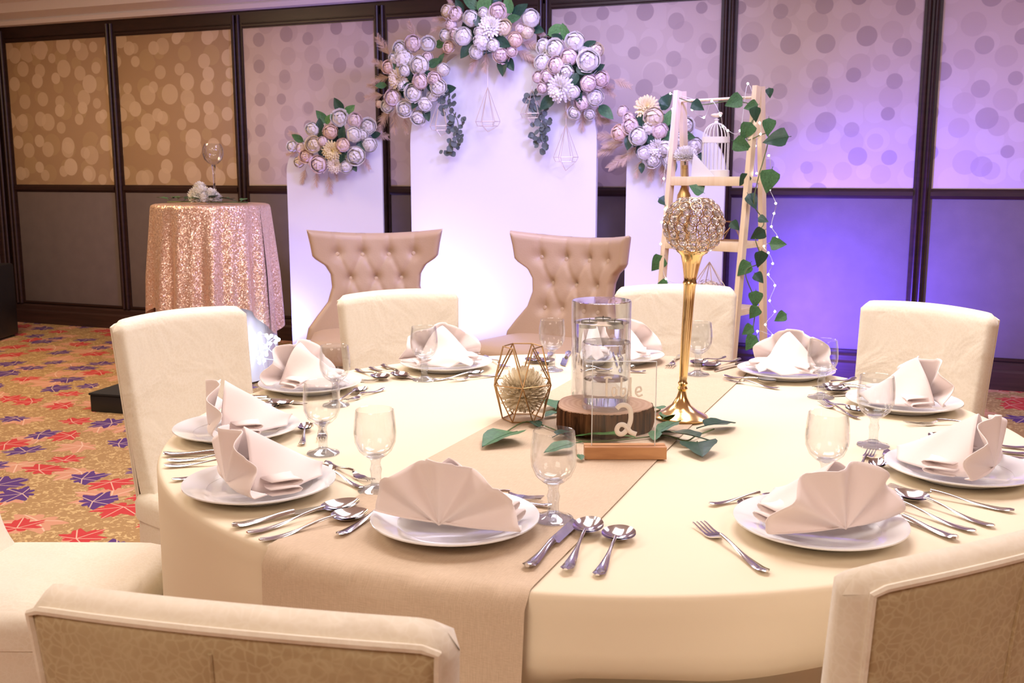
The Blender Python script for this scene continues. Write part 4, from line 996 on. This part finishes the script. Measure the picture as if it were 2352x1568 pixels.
MB().grid(bird, 14, 14).build('bird', 'rose_cream', t)
# triangular card
cp = lad(1612, 393, .06); cp.z = SHZ[0] + .0005
t = thing('triangle_card', 'white folded triangular card leaning by the bird cage', 'card', cp, lrot)
MB().add([(-.06, 0, 0), (.075, 0, 0), (-.06, .012, .12), (-.06, .004, 0), (.075, .004, 0), (-.06, .016, .12)], [(0, 1, 2), (5, 4, 3), (0, 3, 4, 1), (1, 4, 5, 2), (2, 5, 3, 0)]).build('card', 'board_white', t)
# geometric copper stand
def wire_frame(t, verts, edges, r, m, name='rod'):
    for a, b in edges: MB().tube([verts[a], verts[b]], r, 6).build(name, m, t)
cp = lad(1678, 530, .0); cp.z = SHZ[1] + .003
t = thing('wire_prism', 'small copper wire prism ornament on the ladder shelf', 'ornament', cp, lrot + .3)
a_, h_ = .055, .095
V = [(-a_, -.04, 0), (a_, -.04, 0), (a_ * .8, .05, 0), (-a_ * .8, .05, 0), (-a_ * .5, -.02, h_), (a_ * .55, -.02, h_), (0, .04, h_ * .9)]
wire_frame(t, V, [(0, 1), (1, 2), (2, 3), (3, 0), (0, 4), (1, 5), (4, 5), (5, 6), (6, 4), (2, 6), (3, 6), (0, 5)], .0022, 'brass_wire')
# gold bottle and its flower
cp = lad(1569, 520, .03); q_ = LMI @ cp; q_.x = max(q_.x, -.164); cp = LM @ q_; cp.z = SHZ[1] + .0005
t = thing('gold_bottle', 'matt gold painted bottle holding one white bloom on the ladder shelf', 'bottle', cp)
bh = .375
MB().lathe([(0, 0), (.034, 0), (.037, .004), (.037, .20), (.034, .225), (.024, .245), (.0165, .265), (.0145, .30), (.0135, bh - .02), (.0155, bh - .018), (.0155, bh), (0, bh)], 32).build('glass_body', 'bottle_gold', t)
t = thing('single_bloom', 'white chrysanthemum bloom standing in the gold bottle', 'flower', cp + Vector((0, 0, bh + .002)))
MB().tube([(0, 0, 0), (.004, 0, .03)], .003, 6).build('stem', 'stem', t)
for k in range(5): put('sepal', LEAF['dark'], t, M=Matrix.Translation((0, 0, .015)) @ Matrix.Rotation(k * 1.26, 4, 'Z') @ Matrix.Rotation(.5, 4, 'X') @ Matrix.Scale(.035, 4))
put('bloom', pompon('bloom', 'rose_white', 200, 31, -.35), t, M=Matrix.Translation((.004, -.005, .045)) @ Matrix.Rotation(.25, 4, 'X') @ Matrix.Diagonal((.062, .062, .050, 1)))
# flower balls and wire on the third shelf
cp = lad(1628, 655, .03); cp.z = SHZ[2] + .0005
t = thing('wire_terrarium', 'pale wire terrarium on the lower ladder shelf', 'ornament', cp, lrot)
ringp = [(.085 * cos(k * pi / 3 + .2), .085 * sin(k * pi / 3 + .2), .10) for k in range(6)]; b6 = [(.05 * cos(k * pi / 3 + .2), .05 * sin(k * pi / 3 + .2), .003) for k in range(6)]
wire_frame(t, ringp + b6 + [(0, 0, .22)], [(k, (k + 1) % 6) for k in range(6)] + [(6 + k, 6 + (k + 1) % 6) for k in range(6)] + [(k, 6 + k) for k in range(6)] + [(k, 12) for k in range(6)], .0022, 'pale_wire')
t = thing('white_bloom', 'pale pink hydrangea ball inside the pale wire terrarium', 'flower', cp)
put('bloom', floret_ball('bloom', 'rose_pink', 90, 12, .22), t, M=Matrix.Translation((0, 0, .068)) @ Matrix.Scale(.058, 4))
# leaf vine
rnd = random.Random(21)
IV = [(1682, 235, 17, 'h'), (1722, 245, 13, 'h'), (1735, 265, 14, 'd'), (1768, 215, 9, 'd'), (1712, 305, 18, 'h'), (1708, 335, 18, 'h'), (1765, 295, 16, 'h'), (1777, 320, 23, 'd'), (1765, 420, 22, 'h'), (1707, 415, 13, 'd'), (1730, 465, 16, 'd'),
      (1755, 505, 10, 'd'), (1738, 540, 15, 'd'), (1790, 560, 15, 'h'), (1745, 598, 16, 'd'), (1706, 620, 17, 'h'), (1735, 690, 16, 'h'), (1790, 730, 13, 'h'), (1722, 790, 17, 'h'), (1508, 608, 18, 'h'), (1520, 650, 10, 'h'), (1527, 465, 12, 'd'), (1597, 432, 15, 'h'),
      (1605, 245, 13, 'd'), (1528, 235, 11, 'd'), (1690, 520, 11, 'd'), (1730, 720, 14, 'h'), (1715, 760, 13, 'h'), (1745, 640, 12, 'd')]
vp = [lad(1560, 225, .05), lad(1610, 240, .03), lad(1682, 232, .03), lad(1735, 250, .06), lad(1715, 320, .08), lad(1765, 310, .03), lad(1740, 415, .1), lad(1732, 470, .1), lad(1755, 510, .02), lad(1735, 545, .12), lad(1748, 600, .1), lad(1712, 625, .16), lad(1735, 700, .12), lad(1722, 790, .18)]
t = thing('leaf_vine', 'artificial heart-leaf vine wound down the ladder shelf', 'foliage', LC)
MB().tube([p - LC for p in catmull(vp, 5)], .0026, 6).build('stem', 'stem', t)
for x, y, r, k in IV:
    p = lad(x, y, .09 + .1 * max(0, (y - 400) / 400)); d = (CAM - p).length; L = 2 * r * d / F * 1.1; n_ = (CAM - p).normalized()
    dr = (Vector((rnd.uniform(-.9, .9), 0, rnd.uniform(-1, .1)))).normalized(); zz = (n_ + Vector((rnd.uniform(-.5, .5), 0, rnd.uniform(-.2, .6)))).normalized(); xx = dr.cross(zz).normalized(); zz = xx.cross(dr)
    M = Matrix((xx, dr, zz)).transposed().to_4x4(); M.translation = p - LC - dr * L * .5
    put('leaf', LEAF['heart' if k == 'h' else 'heart_dark'], t, M=M @ Matrix.Scale(L, 4))
BP = [(1540, 215), (1602, 232), (1590, 252), (1617, 270), (1635, 232), (1655, 265), (1660, 290), (1672, 300), (1700, 300), (1718, 192), (1745, 282), (1747, 308), (1735, 335), (1738, 398), (1766, 357), (1770, 420), (1768, 435), (1782, 467), (1778, 490), (1772, 520), (1785, 545), (1755, 565), (1765, 580), (1775, 605), (1765, 630), (1780, 655), (1768, 690), (1780, 715), (1758, 745), (1775, 770), (1740, 760), (1750, 800)]
BP2 = [(1545, 250), (1535, 340), (1525, 410), (1528, 480), (1520, 510), (1518, 560), (1520, 590), (1530, 640), (1575, 655)]
for j, (lst, lb) in enumerate(((BP, 'warm white fairy lights wound down the ladder leg nearest the violet wall'), (BP2, 'fairy lights wound down the ladder leg nearest the throne chair'))):
    t = thing('fairy_lights', lb, 'string lights', LC, 0, 'fairy lights on the ladder shelf')
    pts = [lad(x, y, .0 + .04 * ((i * 7) % 3) + (.12 if j else 0)) for i, (x, y) in enumerate(lst)]
    MB().tube([p - LC for p in catmull(pts, 5)], .0011, 5).build('cable', 'cord_clear', t)
    for p in pts: put('bulb', BULB, t, M=Matrix.Translation(p - LC + Vector((0, -.004, 0))) @ Matrix.Scale(.0105, 4))

# ------------------------------------------------------------------ centrepiece
RZ = TZ + .0052
# wood slice
sp = onz(1385, 955, TZ + .03); sp.z = RZ
t = thing('wood_slice', 'thick round wood slice with dark bark on the runner', 'wood slice', sp)
rr = [.105 * (1 + .03 * sin(3 * a + 1) + .02 * sin(5 * a)) for a in [2 * pi * k / 72 for k in range(72)]]
SH_ = .052
mb = MB(); vs = []; fs = []
for j, (z, s) in enumerate(((0, .985), (.012, 1.0), (SH_ - .01, 1.0), (SH_, .985))):
    for k in range(72):
        a = 2 * pi * k / 72; bump = .0022 * sin(37 * a + j) + .0015 * sin(61 * a); vs.append(((rr[k] * s + bump) * cos(a), (rr[k] * s + bump) * sin(a), z))
for j in range(3):
    for k in range(72): fs.append((j * 72 + k, j * 72 + (k + 1) % 72, j * 72 + 72 + (k + 1) % 72, j * 72 + 72 + k))
mb.add(vs, fs + [tuple(range(71, -1, -1))]).build('bark', 'bark', t, sharp=60)
mb = MB(); mb.add([(rr[k] * .972 * cos(2 * pi * k / 72), rr[k] * .972 * sin(2 * pi * k / 72), SH_ + .0012) for k in range(72)] + [(rr[k] * .985 * cos(2 * pi * k / 72), rr[k] * .985 * sin(2 * pi * k / 72), SH_ - .001) for k in range(72)],
       [tuple(range(72)), tuple(range(143, 71, -1))] + [(k, k + 72, (k + 1) % 72 + 72, (k + 1) % 72) for k in range(72)]); mb.build('cut_face', 'wood_rings', t, sharp=30)
ST = sp.z + SH_ + .0015
def vase(label, base, R, H, wl, wall=.003):
    t = thing('cylinder_vase', label, 'vase', base)
    MB().lathe([(0, 0), (R - .001, 0), (R, .002), (R, H - .001), (R - wall * .5, H), (R - wall, H - .001), (R - wall, .012), (0, .012)], 48).build('glass_wall', 'glass_thin', t)
    MB().lathe([(R - .0005 - wall * .5, H - .001), (R - wall * .5, H + .0012)], 48).build('lip', 'glass_solid', t)
    w = MB().lathe([(0, .0125), (R - wall - .0008, .0125), (R - wall - .0008, wl - .001), (R - wall - .003, wl), (0, wl)], 48).build('water', 'water', t)
    return t
vb = onz(1383, 905, ST); rt = (onz(1448, 905, ST) - onz(1318, 905, ST)).length / 2
Vt = vb.copy()
rs = (onz(1446, 940, ST) - onz(1335, 940, ST)).length / 2
vs_ = onz(1391, 935, ST); vs_.z = ST
top_s = 0
off = Vector((ray(1383, 905).x, ray(1383, 905).y, 0)).normalized()
Vt = Vector((vs_.x, vs_.y, 0)) + off * (rt + rs + .006); Vt += Vector((off.y, -off.x, 0)) * (-.012); Vt.z = RZ
def zat(x, y, b): d = ray(x, y); k = hypot(b.x, b.y) / hypot(d.x, d.y); return CH + d.z * k
Ht = zat(1383, 690, Vt) - Vt.z; Hs = zat(1391, 785, vs_) - vs_.z
vase('tall clear glass cylinder vase of water behind the wood slice', Vt, rt * 1.03, Ht, zat(1383, 738, Vt) - Vt.z)
vase('shorter clear glass cylinder half filled with water on the wood slice', vs_, rs, Hs, zat(1391, 868, vs_) - vs_.z)
wz = zat(1383, 738, Vt)
for k, (dx, dy) in enumerate(((-.028, -.012), (.028, -.02), (.006, .03))):
    p = Vt + Vector((cos(YAW) * dx - sin(YAW) * dy, sin(YAW) * dx + cos(YAW) * dy, 0)); p.z = wz - .012
    t = thing('floating_candle', ('small tea light floating against the tall vase wall by the throne chair', 'small tea light floating against the tall vase wall by the gold stand', 'small tea light floating at the far side of the tall vase')[k], 'candle', p, 0, 'floating tea lights')
    MB().lathe([(0, 0), (.017, 0), (.019, .016), (.0185, .016), (.0165, .002), (0, .002)], 20).build('cup', 'tin', t); MB().lathe([(0, .0022), (.0163, .0022), (.0178, .013), (0, .0135)], 20).build('wax', 'candle_wax', t)
    MB().tube([(0, 0, .013), (.001, 0, .021)], .0008, 5).build('wick', 'black_plastic', t)
# geometric terrarium with bloom
gp = onz(1200, 962, RZ); gp.z = RZ; kd = (CAM - gp).length / F
t = thing('brass_terrarium', 'open brass wire terrarium around a cream bloom on the runner', 'terrarium', gp, YAW)
R1, R0, Rt = 73 * kd, 46 * kd, 44 * kd; z1, z2 = .072, .168
ph = radians(0)
b6 = [(R0 * cos(k * pi / 3 + ph), R0 * sin(k * pi / 3 + ph), .002) for k in range(6)]; m6 = [(R1 * cos(k * pi / 3 + pi / 6), R1 * sin(k * pi / 3 + pi / 6), z1 + .014) for k in range(6)]; t6 = [(Rt * cos(k * pi / 3 + ph), Rt * sin(k * pi / 3 + ph), z2) for k in range(6)]
VV = b6 + m6 + t6; ED = []
for k in range(6):
    ED += [(k, (k + 1) % 6), (6 + k, 6 + (k + 1) % 6), (k, 6 + k), ((k + 1) % 6, 6 + k), (12 + k, 6 + k), (12 + (k + 1) % 6, 6 + k)]
    if k != 4: ED.append((12 + k, 12 + (k + 1) % 6))
wire_frame(t, VV, ED, .0016, 'brass_wire')
t = thing('cream_bloom', 'cream hydrangea bloom lying inside the brass terrarium', 'flower', gp)
put('bloom', pompon('bloom', 'rose_cream', 300, 5), t, M=Matrix.Translation((.002, 0, .066)) @ Matrix.Scale(.056, 4))
# gold candle holder with crystal globe
hp = onz(1563, 958, RZ); hp.z = RZ
t = thing('crystal_candle_holder', 'tall gold candle holder topped by a crystal bead globe', 'candle holder', hp)
tz = zat(1588, 575, hp) - RZ
prof = [(0, 0), (.062, 0), (.064, .004), (.060, .008), (.040, .016), (.022, .030), (.012, .048), (.0085, .062), (.012, .068), (.0085, .074), (.0115, .080), (.0085, .086), (.0095, .10), (.0115, tz * .45), (.0125, tz * .70), (.0135, tz - .078), (.016, tz - .073), (.0135, tz - .066), (.015, tz - .058), (.020, tz - .03), (.024, tz - .012), (.036, tz), (0, tz + .002)]
HL = Matrix.Rotation(radians(2.3), 4, Vector((-sin(YAW), cos(YAW), 0)))
put('stand', MB().lathe(prof, 40).mesh('stand', 'gold', sharp=35), t, M=HL)
gR = 64 * (CAM - hp).length / F * 1.0; gc = Vector((0, 0, tz + gR * .86))
gl = put('globe', MB().lathe([(.034, -gR * .87), (.036, -gR * .85), (.034, -gR * .83)], 32, closed=True).mesh('globe_collar', 'gold'), t, M=HL @ Matrix.Translation(gc))
RG = .0122
ring_me = MB().tube([(RG * cos(a), RG * sin(a), 0) for a in [2 * pi * k / 18 for k in range(18)]], .0010, 5, closed=True).mesh('bead_ring', 'bronze')
bead_me = MB().lathe([(0, -.0045), (.005, -.004), (.0082, -.001), (.0082, .001), (.005, .004), (0, .0045)], 8).mesh('crystal_bead', 'crystal', sharp=20)
rows = 9
for j in range(rows):
    el = -1.12 + j * (.98 + 1.12) / (rows - 1); n = max(6, int(round(2 * pi * gR * cos(el) / (RG * 2.02))))
    for k in range(n):
        a = 2 * pi * (k + .5 * (j % 2)) / n; d = Vector((cos(el) * cos(a), cos(el) * sin(a), sin(el)))
        M = axisM(d * gR, d, 1); put('bead_ring', ring_me, gl, M=M); put('crystal_bead', bead_me, gl, M=M)
# table number sign
s0, s1 = onz(1343, 1055, RZ), onz(1531, 1055, RZ); sv = (s1 - s0); swid = sv.length; sa = atan2(sv.y, sv.x); mid = (s0 + s1) / 2; dp = .034
bk_ = Vector((-sin(sa), cos(sa), 0)); mid = mid + bk_ * dp / 2; mid.z = RZ; kk = swid / 188
t = thing('table_number_sign', 'clear acrylic table number 2 sign in a small wooden block', 'sign', mid, sa)
w2 = swid / 2; bh = .024
mb = MB(); mb.box((-w2, -dp / 2, 0), (w2, -.0022, bh)); mb.box((-w2, .0022, 0), (w2, dp / 2, bh)); mb.box((-w2, -.0022, 0), (w2, .0022, .008)); mb.build('wood_block', 'acacia', t, merge=0)
ax0, ax1 = (1360 - 1437) * kk, (1506 - 1437) * kk; AT = zat(1435, 830, mid) - RZ
MB().box((ax0, -.0015, .009), (ax1, .0015, AT)).build('acrylic_sheet', 'acrylic', t)
mb = MB()
for a, b in (((ax0, .009), (ax0, AT)), ((ax0, AT), (ax1, AT)), ((ax1, AT), (ax1, .009))): mb.beam((a[0], 0, a[1]), (b[0], 0, b[1]), .0016, .0028, (0, 1, 0))
mb.build('acrylic_edge', 'cord_clear', t)
def sx_(px): return (px - 1437) * kk
def sz_(py): return zat(1437, py, mid) - RZ
def stroke(name, pts, w, par):
    P = [Vector((sx_(1080 + x * .30607), 0, sz_(760 + y * .30607))) for x, y in pts]; P = catmull(P, 5); mb = MB(); vs = []; fs = []
    for i, p in enumerate(P):
        d = (P[min(i + 1, len(P) - 1)] - P[max(i - 1, 0)]).normalized(); n = Vector((-d.z, 0, d.x)) * w / 2; y = -.0022 - .00001 * i
        vs += [p + n + Vector((0, y, 0)), p - n + Vector((0, y, 0))]
    mb.add(vs, [(2 * i, 2 * i + 1, 2 * i + 3, 2 * i + 2) for i in range(len(P) - 1)]); return solid(mb.build(name, 'etched', par, merge=0), .0006)
stroke('numeral', [(1098, 580), (1125, 557), (1165, 555), (1196, 580), (1206, 630), (1202, 680), (1180, 735), (1148, 768), (1116, 766), (1102, 738), (1118, 706), (1150, 700), (1180, 722), (1206, 755), (1250, 772)], .0095, t)
stroke('letter', [(1022, 345), (1020, 420), (1022, 490)], .0045, t); stroke('letter', [(1000, 352), (1030, 345), (1060, 352)], .004, t)
stroke('letter', [(1092, 425), (1072, 420), (1062, 455), (1075, 484), (1092, 465), (1094, 430), (1098, 482)], .0038, t)
stroke('letter', [(1132, 345), (1130, 420), (1132, 484), (1158, 472), (1160, 430), (1134, 432)], .0038, t)
stroke('letter', [(1200, 345), (1198, 420), (1204, 486)], .004, t)
stroke('letter', [(1240, 458), (1278, 446), (1272, 418), (1246, 426), (1240, 462), (1262, 486), (1290, 474)], .0038, t)
# leaf garland on the table
t = thing('leaf_garland', 'green leaf garland lying around the wood slice on the runner', 'foliage', (sp.x, sp.y, RZ))
LG = [(1140, 1012, 92, 200, 'heart'), (1285, 928, 78, 60, 'heart'), (1285, 1030, 70, 190, 'green'), (1333, 1048, 30, 300, 'green'), (1372, 1003, 96, 175, 'bright'), (1560, 1002, 100, 165, 'dark'), (1608, 1033, 76, 290, 'heart_dark'), (1655, 975, 84, 12, 'dark'),
      (1508, 940, 60, 150, 'green'), (1535, 955, 60, 40, 'green'), (1232, 972, 40, 320, 'dark'), (1530, 985, 70, 200, 'green'), (1300, 995, 60, 20, 'dark'), (1505, 1000, 50, 250, 'green'), (1265, 950, 40, 200, 'green')]
rnd = random.Random(17); org = Vector((sp.x, sp.y, RZ)); cs = []
for x, y, L, a, k in LG:
    c = onz(x, y, RZ + .008); d = (CAM - c).length; Lm = L * d / F * 1.22
    q = onz(x + 12 * cos(radians(a)), y - 12 * sin(radians(a)), RZ + .008) - c; az = atan2(q.y, q.x) - pi / 2; st = max(.8, min(1.5, 1))
    M = Matrix.Translation(Vector((c.x - org.x, c.y - org.y, .004 + .10 * Lm + .003 * rnd.random()))) @ Matrix.Rotation(az, 4, 'Z') @ Matrix.Rotation(rnd.uniform(-.02, .06), 4, 'X') @ Matrix.Rotation(rnd.uniform(-.12, .12), 4, 'Y') @ Matrix.Scale(Lm, 4) @ Matrix.Translation((0, -.5, 0))
    put('leaf', LEAF[k], t, M=M); cs.append(c - org)
gl_ = [onz(x, y, RZ + .004) - org for x, y in ((1165, 990), (1210, 968), (1270, 985), (1330, 1012), (1400, 1012), (1470, 1005), (1530, 1000), (1575, 1012), (1600, 1000), (1640, 985))]
MB().tube([(p.x, p.y, max(.003, p.z)) for p in catmull(gl_, 5)], .0017, 6).build('stem', 'stem', t)
